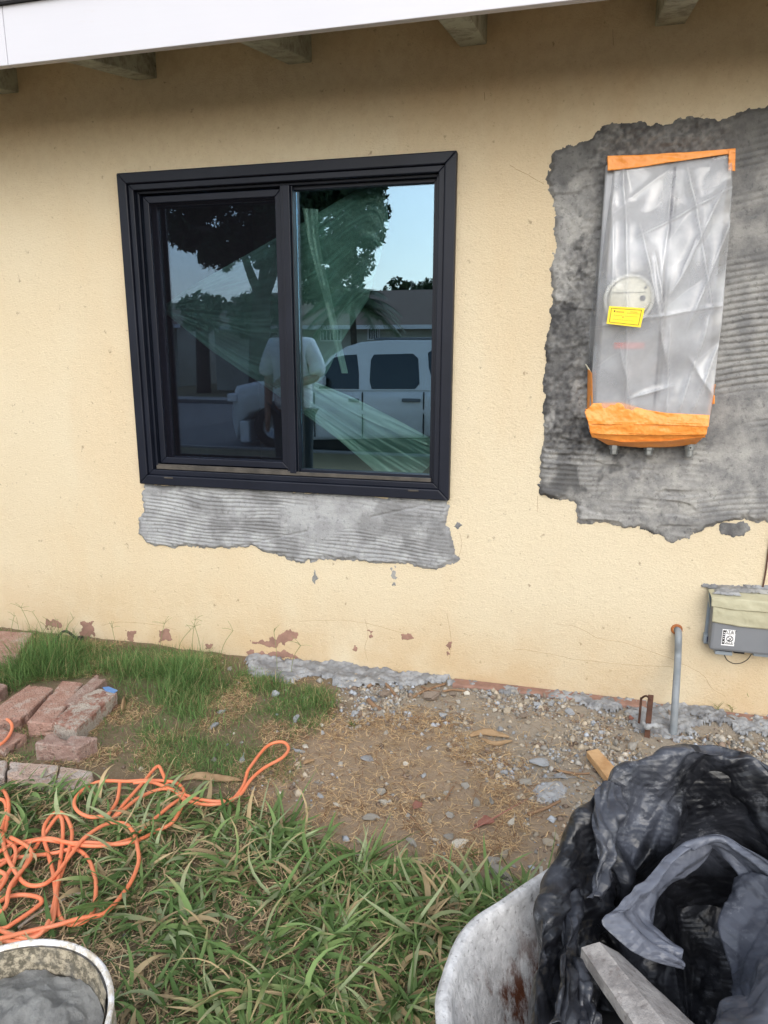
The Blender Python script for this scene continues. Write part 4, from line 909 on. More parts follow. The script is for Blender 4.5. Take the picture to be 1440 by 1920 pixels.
blades('coarse_grass', np.stack([x, y, gz(x, y)+rng.uniform(0, .012, n_)], -1), hd, ln, rng.uniform(.0035, .0155, n_), rng.uniform(.10, 1.15, n_), rng.uniform(.2, 1.7, n_), cb, M_GRASS, 6, .05, colt=ct, twist=rng.normal(0, .7, n_), bend=rng.normal(0, .45, n_))
tag(bpy.data.objects['coarse_grass'], 'coarse broad bladed green grass across the foreground', 'grass', kind='stuff')
# fine grass by the wall
def dfine(x, y):
    f = sm(-.03, .05, poly_sd(x, y, FINE)+.10*(fbm(P3(x*8, y*8, 3.), 3)-.5))
    return f*free(x, y)*(.20+.80*sm(.44, .54, fbm(P3(x*5, y*5, 2.), 3, 6)))*(1-.9*sm(.60,.72,x)*sm(-.25,-.16,y))
x, y = pick(95000, -1.4, 1.0, -1.25, -.02, dfine); n_ = len(x)
tall = np.zeros(n_)
for u, v, r, a in ((330,1255,.13,1.2),(95,1215,.13,1.3),(60,1235,.12,1.),(230,1240,.12,.8),(400,1240,.07,.8),(590,1290,.07,.5),(500,1260,.05,.6),(360,1330,.14,.4),(200,1290,.1,.5),(340,1420,.12,.15)):
    p = onz(u, v+30); tall += a*np.exp(-((x-p[0])**2+(y-p[1])**2)/r**2)
ln = rng.uniform(.012, .036, n_)*(1+3.9*np.clip(tall, 0, 1.3))
mixv = rng.random((n_, 1)); cb = np.array((.07,.155,.042))*(1-mixv)+np.array((.19,.30,.10))*mixv; k = rng.random(n_) < .11*(1.6-np.clip(tall, 0, 1)); cb[k] = np.array((.46,.38,.20))*rng.uniform(.6, 1.1, (k.sum(), 1))
blades('fine_grass', np.stack([x, y, gz(x, y)-.002], -1), rng.uniform(0, 6.28, n_), ln, rng.uniform(.0012, .0028, n_), rng.uniform(.35, 1.5, n_), rng.uniform(0, 1.3, n_), cb, M_GRASS, 4, .1, bend=rng.normal(0, .5, n_))
tag(bpy.data.objects['fine_grass'], 'fine green grass growing along the wall foot on the left', 'grass', kind='stuff')
# seed stalks standing against the wall
Ls = []
st_x = [(65,1200),(85,1195),(120,1195),(40,1200),(100,1200),(75,1205),(380,1235),(360,1225),(300,1225),(330,1230),(520,1250),(545,1255),(220,1225),(160,1220),(20,1210),(410,1240)]
VV, FF, CC = [], [], []
for u, v in st_x:
    b0 = gtop(u, v+12); hh = random.uniform(.09, .19); az = random.uniform(-1.2, 1.2); top = b0+np.array([.06*az, random.uniform(-.02, .03), hh]); midp = (b0+top)/2+np.array([-.01*az, 0, .015])
    top[1] = min(top[1], -.01)
    Ls.append(tubevf(catmull([b0, midp, top], 4), .0011, 4))
    for _ in range(random.randint(2, 4)):
        d = np.array([random.uniform(-.05, .05), random.uniform(-.02, .01), random.uniform(.0, .04)]); Ls.append(tubevf([top, top+d*.5+np.array([0,0,.004]), top+d], .0008, 3))
V, Fc = merge(Ls); o = mesh('seed_stalks', V, Fc, M_STRAW, None, True, col=np.tile(np.array((.20,.24,.09)), (len(V), 1))); tag(o, 'thin seed stalks of grass standing against the wall', 'grass stalks', kind='stuff')
# straw on the soil and between the grass
def dstraw(x, y):
    a = sm(-.06, .05, poly_sd(x, y, STRAWP)); b = sm(-.05, .05, poly_sd(x, y, FINE)); d = sm(-.05,.1,poly_sd(x, y, SOIL))
    bare = np.exp(-(((x-1.18)/.16)**2+((y+.72)/.17)**2))
    return (a*(.16+.84*sm(.44, .58, fbm(P3(x*6, y*6, 7.), 4, 9)))*(1-.8*bare)+b*.85*sm(.40, .56, fbm(P3(x*7, y*7, 5.), 3, 19))+.10*d)*free(x, y)
x, y = pick(150000, -1.2, 2.8, -1.7, -.04, dstraw); n_ = len(x)
cs = np.array((.64,.46,.26))*rng.uniform(.5, 1.3, (n_, 1)); k = rng.random(n_) < .3; cs[k] = np.array((.26,.135,.07))*rng.uniform(.6, 1.2, (k.sum(), 1))
blades('straw_litter', np.stack([x, y, gz_fine(x, y)+rng.uniform(.001, .009, n_)], -1), rng.uniform(0, 6.28, n_), rng.uniform(.012, .05, n_), rng.uniform(.0009, .0022, n_), rng.uniform(-.1, .35, n_), rng.uniform(-.2, .7, n_), cs, M_STRAW, 4, .4, bend=rng.normal(0, 1.0, n_))
tag(bpy.data.objects['straw_litter'], 'dry yellow straw scattered over the soil', 'straw', kind='stuff')
# sprigs growing out of the rubble at the right
def weed(u, v, h, label, n=9, cols=((.16,.20,.05),(.30,.26,.09))):
    g = gtop(u, v); r_ = empty('weed', g, label, 'weed'); L = []
    az0 = random.uniform(0, 6)
    o = tube('stem', catmull([g-np.array([0,0,.01]), g+np.array([.004,0,h*.5]), g+np.array([-.012,-.004,h])], 5), .0012, M_STRAW, r_, 5)
    a = o.data.color_attributes.new('col', 'FLOAT_COLOR', 'POINT'); a.data.foreach_set('color', np.tile((.2,.22,.07,1), len(o.data.vertices)).astype(np.float32))
    me = None
    for i in range(n):
        t = (i+1)/n; s_ = 1 if i % 2 else -1
        P = np.array([[g[0]-.012*t*t*0, g[1], g[2]+h*t*.8]]); c = np.array([cols[0] if random.random() < .7 else cols[1]])
        b = blades('leaf', P, np.array([(0 if s_ > 0 else math.pi)+random.uniform(-.5,.5)]), np.array([random.uniform(.022,.04)]), np.array([.0035]), np.array([random.uniform(.5,1.1)]), np.array([random.uniform(0,.8)]), c, M_GRASS, 4, .05)
        b.parent = r_; b.location = (-g[0], -g[1], -g[2])
    return r_
weed(1402, 1340, .085, 'small yellow green weed sprig at the foot of the wall right of the pipe')
weed(1344, 1336, .03, 'tiny sprig between the grey pipe and the taller weed', 4)
weed(1370, 1338, .035, 'tiny bent sprig just left of the taller weed', 5)
weed(662, 1365, .02, 'low green tuft alone on the soil past the fine grass', 12, ((.07,.14,.04),(.12,.2,.06)))
weed(885, 1610, .03, 'thin weed sprig beside the stones near the barrow', 6, ((.10,.18,.05),(.16,.24,.08)))
# roots, twigs and husks
def twig(pts, r, label, cat='twig', name='twig', mat=None, h=.006, flat=None):
    P = [gtop(u, v)+np.array([0,0,h]) for u, v in pts]; P = catmull(P, 6); rr = r*(.6+.8*fbm(P*30, 2)); V, Fc = tubevf(P, rr, 6)
    o = mesh(name, V, Fc, mat or M_TWIG, None, True); return tag(o, label, cat)
M_TWIG = simple('dead_root', (.30,.19,.11), (.20,.12,.075), 30, .9, bscale=80, bdist=.002)
M_HUSK = simple('dry_husk', (.36,.245,.14), (.26,.165,.09), 20, .9, bscale=60, bdist=.003)
twig([(690,1290),(715,1280),(740,1305)], .007, 'curled root by the brown clod at the mortar crust')
twig([(775,1310),(800,1296),(835,1285)], .005, 'pale root lying over the brown dirt clod')
twig([(690,1315),(700,1325),(715,1334)], .008, 'short stub of root beside the round clod')
twig([(790,1290),(820,1300),(850,1296),(880,1300)], .004, 'thin root behind the soil near the wall')
twig([(750,1515),(775,1540),(797,1568)], .0035, 'straight brown twig lying on the soil left of centre')
twig([(868,1600),(880,1606),(905,1604)], .002, 'fine twig between the stones near the grass')
twig([(835,1503),(848,1480),(852,1478)], .0035, 'short brown twig at the centre of the soil')
twig([(990,1530),(1020,1520),(1050,1505)], .005, 'crooked brown twig left of the black sheet')
twig([(1045,1448),(1080,1454),(1105,1453)], .004, 'dark twig pointing at the wood offcut')
twig([(1068,1452),(1090,1462),(1112,1470)], .0018, 'pale stalk ending at the black sheet', mat=M_HUSK)
twig([(640,1620),(645,1632),(640,1650)], .002, 'short bleached stalk at the edge of the coarse grass', mat=M_HUSK)
def husk(pts, label, wid=.012, name='husk', hh=.012, mat=None):
    P = catmull([gtop(u, v) for u, v in pts], 8); n = len(P); T = np.gradient(P, axis=0); T /= np.linalg.norm(T, axis=1)[:, None]; s = np.cross(T, [0,0,1])
    w = np.linspace(-1, 1, 9); env = np.sin(np.linspace(.25, np.pi-.15, n))
    G = P[:, None]+s[:, None]*w[None, :, None]*wid*env[:, None, None]; G[..., 2] += .004+hh*(1-w[None]**2)*env[:, None]*(.6+.8*fbm(G*30, 3))+.006*fbm(G*60, 2)
    o = mesh(name, G, grid_faces(n, 9), mat or M_HUSK, None, True); m = o.modifiers.new('thick', 'SOLIDIFY'); m.thickness = .0012; return tag(o, label, 'husk')
husk([(330,1468),(370,1460),(410,1464),(455,1467)], 'long papery brown husk beside the orange cord', .016)
husk([(880,1384),(905,1376),(930,1380),(955,1386)], 'split bark piece on the soil below the wall', .018, 'bark_piece')
husk([(905,1390),(930,1400),(960,1392)], 'thin bark sliver in front of the split bark piece', .008, 'bark_piece')
husk([(568,1436),(580,1430),(590,1428)], 'small tan dry leaf on the straw left of the soil', .010, 'dry_leaf', .006)
husk([(228,1340),(232,1325),(233,1310)], 'upright dried flower husk in the grass right of the bricks', .007, 'dry_leaf', .02)
# wood offcut
a0 = [onz(u, v, .03) for u, v in ((1100,1408),(1121,1403),(1175,1462),(1150,1474))]
V = [(p[0], p[1], .006) for p in a0]+[(p[0], p[1], .030) for p in a0]
tag(mesh('wood_offcut', V, [(3,2,1,0),(4,5,6,7),(0,1,5,4),(1,2,6,5),(2,3,7,6),(3,0,4,7)], M_WOOD, None, bevel=.002), 'pale wood offcut poking out behind the black sheet', 'wood offcut')
M_GREEN = simple('green_plastic', (.03,.42,.10), None, rough=.4)
for u, v, lb in ((1283,1340,'green plastic bit in the mortar crust right of the grey pipe'), (1334,1402,'green plastic bit in the gravel above the black sheet')):
    g = gtop(u, v); V, Fc = lathe([(0,-.001),(.006,0),(.007,.004),(.003,.008),(0,.008)], g, 8); tag(mesh('plastic_bit', V, Fc, M_GREEN, None), lb, 'plastic bit')

# ------------------------------------------------------------------ orange extension cord
cord = empty('extension_cord', (.3, -1.0, 0), 'tangled orange extension cord looping over the grass', 'cord')
CL = [
 [(-60,1760),(20,1765),(60,1755),(95,1735),(105,1690),(110,1655),(128,1600),(135,1560),(122,1530),(105,1523),(85,1545),(82,1570),(90,1600),(100,1640),(106,1690),(112,1718),(130,1733),(160,1727),(175,1705),(180,1670),(178,1645),(165,1610),(140,1592),(100,1600),(40,1607),(0,1615),(-50,1640)],
 [(-60,1735),(0,1742),(30,1728),(70,1700),(78,1690),(70,1682),(40,1678),(0,1685),(-40,1700)],
 [(-50,1700),(0,1690),(25,1660),(60,1600),(80,1570),(110,1530),(118,1560),(110,1640),(100,1700),(85,1740),(60,1758),(20,1752),(-50,1720)],
 [(-40,1648),(20,1610),(40,1590),(70,1575),(110,1578),(150,1585),(200,1585),(250,1570),(290,1535),(320,1510),(345,1490),(330,1468),(280,1463),(240,1465),(190,1465),(160,1478),(140,1500),(145,1520),(170,1532),(200,1528),(205,1524),(220,1500),(225,1465)],
 [(205,1540),(215,1530),(235,1505),(270,1465),(295,1437),(305,1450),(315,1475),(335,1488),(345,1500),(325,1540),(290,1560),(265,1573),(240,1580),(215,1583),(170,1580),(130,1580),(90,1572),(40,1580),(10,1590),(-40,1625)],
 [(203,1542),(230,1520),(262,1495),(300,1480),(325,1482),(345,1498),(375,1507),(410,1508),(435,1500),(455,1475),(462,1455),(468,1440),(500,1400),(528,1391),(541,1402),(530,1420),(495,1440),(470,1462),(450,1490),(420,1502),(380,1500),(345,1490),(310,1475),(280,1466),(250,1468)],
 [(-40,1480),(0,1478),(15,1500),(15,1530),(8,1562),(0,1570),(-20,1585)],
 [(-30,1500),(5,1500),(12,1525),(2,1560),(5,1572),(28,1590),(25,1620),(5,1650),(-30,1690)],
 [(-30,1350),(5,1346),(22,1358),(18,1378),(0,1396),(-30,1404)],
 [(5,1560),(8,1590),(20,1620),(45,1655),(75,1660),(100,1645),(135,1600),(160,1570),(200,1545),(235,1545),(252,1565),(258,1590),(260,1615),(250,1645),(235,1670),(212,1698),(190,1715),(150,1722),(105,1735),(60,1745),(0,1760)],
 [(-30,1625),(10,1640),(0,1665),(-30,1700)],
 [(20,1570),(60,1600),(20,1660),(10,1700),(-20,1720)],
]
for i, L in enumerate(CL):
    P = []
    for j, (u, v) in enumerate(L):
        g = gtop(u, v); up = .026+.014*float(vn(np.array([j*1.7, i*3.1, .5])))+.0015*i
        d = CAM-g; d = d/d[2]; P.append(g+d*up)
    P = catmull(P, 8); P[:, 2] = np.maximum(P[:, 2], gz(P[:, 0], P[:, 1])+.006)
    tube('cord_run', P, .0052, M_CORD, cord, 8)
P = catmull([gtop(u, v)+np.array([0,0,.012]) for u, v in ((35,1748),(70,1722),(110,1700),(140,1685),(162,1682),(168,1690),(150,1700),(143,1710))], 6)
o = tube('pale_cable', P, .0035, simple('pale_cable', (.50,.44,.36), (.38,.33,.27), 40, .7), None, 7); tag(o, 'short pale frayed cable lying across the orange cord', 'cable')

# ------------------------------------------------------------------ mortar bucket
bk = empty('bucket', (1.0, -1.97, 0), 'white plastic bucket with crusted rim at bottom left', 'bucket')
bc = np.array((1.001, -1.971, 0.))
V, Fc = lathe([(.0,.002),(.128,.002),(.132,.006),(.152,.30),(.153,.302),(.161,.302),(.162,.308),(.153,.312),(.1535,.335),(.161,.336),(.1615,.352),(.1625,.3585)], bc, 96); mesh('bucket_wall', V, Fc, M_BUCK, bk, smooth=True)
V, Fc = lathe([(.1625,.3585),(.160,.3615),(.156,.3605),(.1535,.355)], bc, 96); mesh('rim', V, Fc, M_BUCK, bk, smooth=True)
nu, nv = 160, 30; th = np.linspace(0, 2*np.pi, nu, endpoint=False)[:, None]; hh = np.linspace(.355, .24, nv)[None]
rad = .1535-(.355-hh)*.08; A = np.stack([np.cos(th)*rad, np.sin(th)*rad, hh+0*th], -1)
crust = .005*sm(.300,.312,hh)*fbm(A*60+3, 4)+.001
rad = rad-crust; A = np.stack([bc[0]+np.cos(th)*rad, bc[1]+np.sin(th)*rad, hh+0*th], -1)
crusto = mesh('crusted_lining', A[:, :14], grid_faces(nu, 14, True)[:, ::-1], M_CRUST, bk, smooth=True)
mesh('wet_lining', A[:, 13:]*1.0, grid_faces(nu, nv-13, True)[:, ::-1], M_WETM, bk, smooth=True)
nr = 60; rr = np.linspace(0, .1455, nr)[None]; th = np.linspace(0, 2*np.pi, 200, endpoint=False)[:, None]
X_, Y_ = bc[0]+rr*np.cos(th), bc[1]+rr*np.sin(th); r0 = rr/.1455+0*th
Zm = .312+.030*(fbm(P3(X_*16, Y_*16, 1.), 4, 3)-.5)*2*(1-.5*r0)+.010*np.sin(np.hypot(X_-.97, Y_+2.2)*60+3*fbm(P3(X_*10, Y_*10), 2))*(1-r0)*.5-.014*np.abs(fbm(P3(X_*45, Y_*45, 5.), 3)-.5)*2
o = mesh('wet_mortar', np.stack([X_, Y_, Zm], -1), grid_faces(200, nr, True), M_WETM, None, smooth=True); tag(o, 'wet grey mortar filling the bucket at bottom left', 'mortar')

# ------------------------------------------------------------------ wheelbarrow tray
wb = empty('wheelbarrow', (2.0, -1.7, 0), 'white enamelled wheelbarrow with rust stains under the black sheet', 'wheelbarrow')
rim = catmull(np.array([(1.627,-1.80),(1.646,-1.709),(1.696,-1.641),(1.755,-1.565),(1.86,-1.44),(1.98,-1.36),(2.12,-1.34),(2.25,-1.40),(2.34,-1.55),(2.36,-1.75),(2.30,-1.95),(2.14,-2.10),(1.95,-2.15),(1.78,-2.10),(1.675,-1.97),(1.632,-1.87)]), 10, True)
cen = rim.mean(0); nr_ = len(rim)
prof = [(1.0,.450),(1.022,.452),(1.028,.446),(1.022,.438),(1.0,.440)]
secs = []
d = rim-cen; L_ = np.linalg.norm(d, axis=1)[:, None]; u_ = d/L_
def ringat(off, z): return np.concatenate([cen+u_*(L_+off), np.full((nr_, 1), z)], 1)
sect = [(.004,.439),(.013,.440),(.016,.447),(.010,.454),(.0,.455),(-.006,.448)]
inner = [(-.012,.43),(-.028,.40),(-.045,.36),(-.062,.32),(-.08,.285),(-.105,.26),(-.15,.245),(-.22,.24),(-.3,.238)]
Vt = np.stack([ringat(a, b) for a, b in sect+inner], 1)
bc_ = np.zeros(Vt.shape[:2]); 
bc_[:] = np.clip((.43-Vt[..., 2])/.10, 0, 1)*1.0
jit = .003*(fbm(Vt*40, 4)-.5); Vt[..., 0] += jit; Vt[..., 1] += jit
# finer rows on the inner wall
rows = 60; tpar = np.linspace(0, Vt.shape[1]-1, rows); i0 = np.minimum(tpar.astype(int), Vt.shape[1]-2); fr = (tpar-i0)[None, :, None]
Vf = Vt[:, i0]*(1-fr)+Vt[:, i0+1]*fr; cf = np.clip((.435-Vf[..., 2])/.09, 0, 1)*1.0
Vf = Vf+ (.004*(fbm(Vf*60, 3)-.5)*np.clip((.44-Vf[..., 2])/.02, 0, 1))[..., None]
mesh('tray', Vf, grid_faces(nr_, rows, True)[:, ::-1], M_TRAY, wb, smooth=True, col=np.repeat(cf.reshape(-1, 1), 3, 1))
outer = [(.010,.4385),(-.008,.42),(-.040,.36),(-.075,.285),(-.105,.250),(-.15,.236),(-.22,.232),(-.3,.230)]
Vo = np.stack([ringat(a, b) for a, b in outer], 1); mesh('tray_shell', Vo, grid_faces(nr_, len(outer), True), M_TRAY, wb, smooth=True, col=np.zeros((Vo.shape[0]*Vo.shape[1], 3)))
n_i = nr_
Vb = np.concatenate([ringat(-.299, .2375), [[cen[0], cen[1], .2375]]]); mesh('tray_floor', Vb, [(i, (i+1) % n_i, n_i) for i in range(n_i)], M_TRAY, wb, smooth=True, col=np.ones((len(Vb), 3))*.8)
for sy in (-.18, .18):
    tube('handle', [(1.75, -1.72+sy, .235), (2.1, -1.72+sy, .222), (3.2, -1.72+sy*1.5, .42)], .017, M_WOOD, wb, 8)
    tube('leg', catmull([(2.3, -1.72+sy, .225), (2.36, -1.72+sy*1.1, .02), (2.46, -1.72+sy*1.1, .01), (2.5, -1.72+sy, .225)], 6), .012, M_RUST, wb, 8)
V, Fc = lathe([(.03,-.03),(.10,-.035),(.16,-.03),(.175,0),(.16,.03),(.10,.035),(.03,.03)], (1.86, -1.72, .175), 28, 'y'); mesh('wheel', V, Fc, M_RUB, wb, smooth=True)
tube('axle', [(1.86,-1.93,.175),(1.86,-1.51,.175)], .008, M_RUST, wb, 8)

# ------------------------------------------------------------------ black plastic sheet bundled in the barrow
def ring3(L): return np.array([onz(u, v, z) for u, v, z in L])
R1 = ring3([(1003,1935,.50),(1000,1830,.50),(1015,1730,.50),(1040,1640,.52),(1080,1550,.56),(1125,1472,.60),(1200,1440,.61),(1290,1416,.63),(1370,1420,.63),(1450,1450,.62),(1560,1530,.6),(1640,1680,.58),(1660,1850,.55),(1560,2040,.52),(1330,2130,.50),(1100,2080,.50)])
R2 = ring3([(1120,1935,.47),(1110,1850,.46),(1105,1760,.46),(1130,1700,.47),(1150,1655,.48),(1175,1665,.48),(1225,1600,.50),(1275,1522,.52),(1335,1508,.52),(1440,1592,.51),(1500,1680,.5),(1530,1780,.48),(1530,1880,.48),(1450,1990,.46),(1320,2040,.45),(1180,2010,.45)])
R0 = R1.copy(); R0[:, 2] = [.36,.34,.36,.40,.34,.30,.28,.28,.28,.30,.33,.36,.36,.36,.36,.36]
R0[4:10, 1] += .015
cB = np.array([*onz(1330, 1750, .5)[:2], 0])
R3 = R2*1.16-cB*.16; R3[:, 2] = .40; R4 = R2*.8+cB*.2; R4[:, 2] = .30; R5 = R2*.02+cB*.98; R5[:, 2] = .28
MID = (R1+R2)/2; MID[:, 2] += [.0,.0,.005,.01,-.01,-.02,-.015,-.01,-.01,-.01,0,0,0,0,0,0]
RR = [R0, R1*.97+cB*.03+np.array([0,0,.0]), MID, R2, R3, R4, R5]; RR[1][:, 2] = R1[:, 2]; RR[1][:, :2] = R1[:, :2]
NT = 34
A = np.stack([catmull(r, NT, True) for r in RR], 0)      # ring, theta, 3
A = np.stack([catmull(A[:, j], 24) for j in range(A.shape[1])], 0)   # theta, profile, 3
nT, nP = A.shape[:2]
ROT = [np.linalg.qr(np.random.default_rng(k).normal(size=(3, 3)))[0] for k in range(5)]
def crumple(G, amp, sc, seed, ani=(1,1,1), o=4):
    """folded sheet: triangle waves in many directions, so flat facets meet in sharp creases"""
    r_ = np.random.default_rng(seed); q = G*sc*np.array(ani); out = 0
    wp_ = np.stack([vn(q*.35+9, seed), vn(q*.35+19, seed+1), vn(q*.35+29, seed+2)], -1)-.5
    for k in range(o*3):
        fr = .30*(1.34**k); d = r_.normal(size=3); d /= np.linalg.norm(d)
        x = ((q+wp_*1.6) @ d)*fr+r_.uniform(0, 9)+.35*vn(q*fr*.5+k, seed+k)
        tri = np.abs(x-np.floor(x)-.5)*2
        out = out+(tri-.5)*.62*(.30/fr)**.80*(.35+1.1*vn(q*.5*fr**.5+3*k, seed+30+k))
    return amp*out*1.7
def normals(G, wrap=True):
    du = np.roll(G, -1, 0)-np.roll(G, 1, 0) if wrap else np.gradient(G, axis=0); dv = np.gradient(G, axis=1); n = np.cross(du, dv); return n/(np.linalg.norm(n, axis=-1)[..., None]+1e-9)
# folds that run across the band: stretch the noise along the profile direction
th = np.linspace(0, 2*np.pi, nT, endpoint=False)[:, None]; pr_ = np.linspace(0, 1, nP)[None]
cyl = np.stack([np.cos(th)*2.2+0*pr_, np.sin(th)*2.2+0*pr_, pr_*9+1.1*np.sin(th*2)+.4*np.sin(th*5)], -1)
Nn = normals(A)
disp = crumple(cyl, .018, 1.2, 51, (1,1,1), 2)+crumple(A, .0165, 8.0, 61, (1,1,1), 3)+crumple(A @ ROT[3], .0028, 42, 65, (1,.22,.45), 1)
disp *= (1-.6*sm(.7, 1, pr_))*(.35+.65*sm(.06, .2, pr_))
A2 = A+Nn*disp[..., None]
dust = sm(.50, .72, fbm(A*9, 5, 71))*.30+sm(.2,.9, disp/.03)*.30
o = mesh('plastic_sheet', A2, grid_faces(nT, nP, True), M_BAG, None, smooth=True, col=np.repeat(np.clip(dust, 0, 1).reshape(-1, 1), 3, 1))
tag(o, 'crumpled black plastic sheet bundled over the wheelbarrow', 'plastic sheet')
def flap(name, L0, L1, bulge, dustv, seed, n=200, m=70, amp=.009, up=1):
    a, b = catmull(ring3(L0), 12), catmull(ring3(L1), 12)
    def rs(P): s = np.r_[0, np.cumsum(np.linalg.norm(np.diff(P, axis=0), axis=1))]; t = np.linspace(0, s[-1], n); return np.stack([np.interp(t, s, P[:, k]) for k in range(3)], 1)
    a, b = rs(a), rs(b); w = np.linspace(0, 1, m)[None, :, None]
    G = a[:, None]*(1-w)+b[:, None]*w; G[..., 2] += bulge*np.sin(np.pi*np.linspace(0, 1, m))[None]
    long_ = np.stack([np.linspace(0, 6, n)[:, None]+0*w[..., 0], w[..., 0]*5+0*G[..., 0], 0*G[..., 0]+seed], -1)
    Nn = normals(G, False); G = G+Nn*(crumple(long_, amp*1.2, 1.0, seed, (.7,.6,1), 2)+crumple(G, amp*1.5, 8, seed+9, (1,1,1), 3)+crumple(G @ ROT[2], amp*.25, 42, seed+5, (1,.22,.45), 2))[..., None]
    d = np.clip(dustv+.5*(fbm(G*18, 5, seed+4)-.5), 0, 1)
    ob = mesh(name, G, grid_faces(n, m), M_BAG, o, smooth=True, col=np.repeat(d.reshape(-1, 1), 3, 1))
    s_ = ob.modifiers.new('thick', 'SOLIDIFY'); s_.thickness = .0012; return ob
f1 = flap('dusty_fold', [(1278,1815,.485),(1235,1805,.50),(1170,1780,.515),(1120,1745,.53),(1118,1715,.54),(1150,1680,.55),(1200,1650,.55),(1250,1605,.56),(1290,1578,.565),(1345,1563,.57),(1385,1585,.57),(1440,1622,.57),(1500,1690,.56)],
     [(1270,1812,.475),(1245,1790,.47),(1232,1765,.47),(1226,1740,.47),(1232,1710,.48),(1255,1680,.49),(1290,1650,.50),(1315,1622,.51),(1345,1592,.525),(1370,1625,.52),(1395,1665,.51),(1430,1700,.50),(1500,1780,.48)], .014, .62, 81, amp=.011)
f1['label'] = 'pale dusty curled fold of the sheet'
f2 = flap('dusty_fold', [(1385,1640,.515),(1362,1690,.50),(1332,1765,.49),(1340,1830,.48),(1368,1885,.475),(1380,1960,.47)], [(1520,1700,.56),(1520,1760,.55),(1520,1800,.55),(1520,1860,.54),(1520,1920,.53),(1520,1980,.52)], .016, .38, 91, 120, 60, .014)
f2['label'] = 'hanging dusty fold of the sheet at the right edge'
f3 = flap('dusty_fold', [(1315,1960,.50),(1340,1915,.515),(1375,1868,.53),(1410,1835,.54),(1445,1795,.555),(1510,1750,.56)], [(1400,2050,.52),(1450,2010,.54),(1490,1960,.55),(1530,1930,.56),(1560,1900,.57),(1600,1850,.57)], .014, .36, 95, 100, 50, .012)
# narrow folds inside the left of the bundle
for k, (L0, L1, dv) in enumerate([
    ([(1040,1690,.52),(1050,1760,.515),(1045,1840,.51),(1030,1935,.51)], [(1105,1670,.505),(1100,1750,.49),(1090,1840,.485),(1085,1940,.48)], .12),
    ([(1130,1480,.605),(1115,1540,.58),(1125,1620,.545),(1110,1690,.52)], [(1165,1480,.595),(1140,1545,.57),(1138,1620,.53),(1120,1690,.50)], .25),
    ([(1100,1800,.485),(1130,1850,.48),(1150,1900,.475),(1160,1960,.47)], [(1060,1800,.50),(1070,1860,.50),(1085,1910,.495),(1090,1970,.49)], .15)]):
    flap('sheet_fold', L0, L1, .012, dv, 101+7*k, 80, 30, .012)
# mortar-caked board resting on the sheet
s0, s1, s2 = onz(1090, 1776, .520), onz(1124, 1766, .530), onz(1160, 1786, .505)
e0, e1, e2 = onz(1235, 1990, .515), onz(1292, 1975, .525), onz(1372, 1985, .490)
Vb_ = []
for t in np.linspace(0, 1, 26):
    for p_, q_ in ((s0,e0),(s1*.5+s0*.5,e1*.5+e0*.5),(s1,e1),(s1*.5+s2*.5,e1*.5+e2*.5),(s2,e2)):
        Vb_.append(p_*(1-t)+q_*t)
Vb_ = np.array(Vb_); Vb_[:, 2] += .003*(fbm(Vb_*60, 3)-.5)
top_ = Vb_.copy(); bot_ = Vb_.copy(); bot_[:, 2] -= .018
ft = grid_faces(26, 5)
Fb = [tuple(f) for f in ft]+[tuple(f[::-1]+130) for f in ft]
for i in range(25):
    for c0 in (0, 4):
        a_, b_ = i*5+c0, (i+1)*5+c0; f = (a_, b_, b_+130, a_+130); Fb.append(f if c0 else f[::-1])
for r0_ in (0, 25):
    for c0 in range(4): a_, b_ = r0_*5+c0, r0_*5+c0+1; f = (a_, b_, b_+130, a_+130); Fb.append(f[::-1] if r0_ else f)
ob = mesh('ridged_board', np.concatenate([top_, bot_]), Fb, M_BOARD, None); tag(ob, 'grey mortar caked board with a ridge lying in the black sheet', 'board')

# ------------------------------------------------------------------ the street behind the camera, which the window mirrors
GZ = -.5
M_ASPH = simple('asphalt', (.15,.15,.15), (.20,.195,.19), 6, .9, bscale=60, bdist=.004)
M_KERB = simple('kerb_concrete', (.33,.32,.30), (.26,.25,.24), 8, .9)
V, Fc = boxes([(-120, 120, -19, -9.25, GZ-.3, GZ+.004)]); tag(mesh('road', V, Fc, M_ASPH), kind='structure')
V, Fc = boxes([(-120, 120, -9.25, -9.10, GZ-.3, GZ+.03)]); tag(mesh('kerb', V, Fc, M_KERB), kind='structure')
V, Fc = boxes([(-120, 120, -19.15, -19.0, GZ-.3, GZ+.13)]); tag(mesh('kerb', V, Fc, M_KERB), kind='structure')
V, Fc = boxes([(-120, 120, -20.6, -19.15, GZ-.3, GZ+.11)]); tag(mesh('pavement', V, Fc, M_KERB), kind='structure')

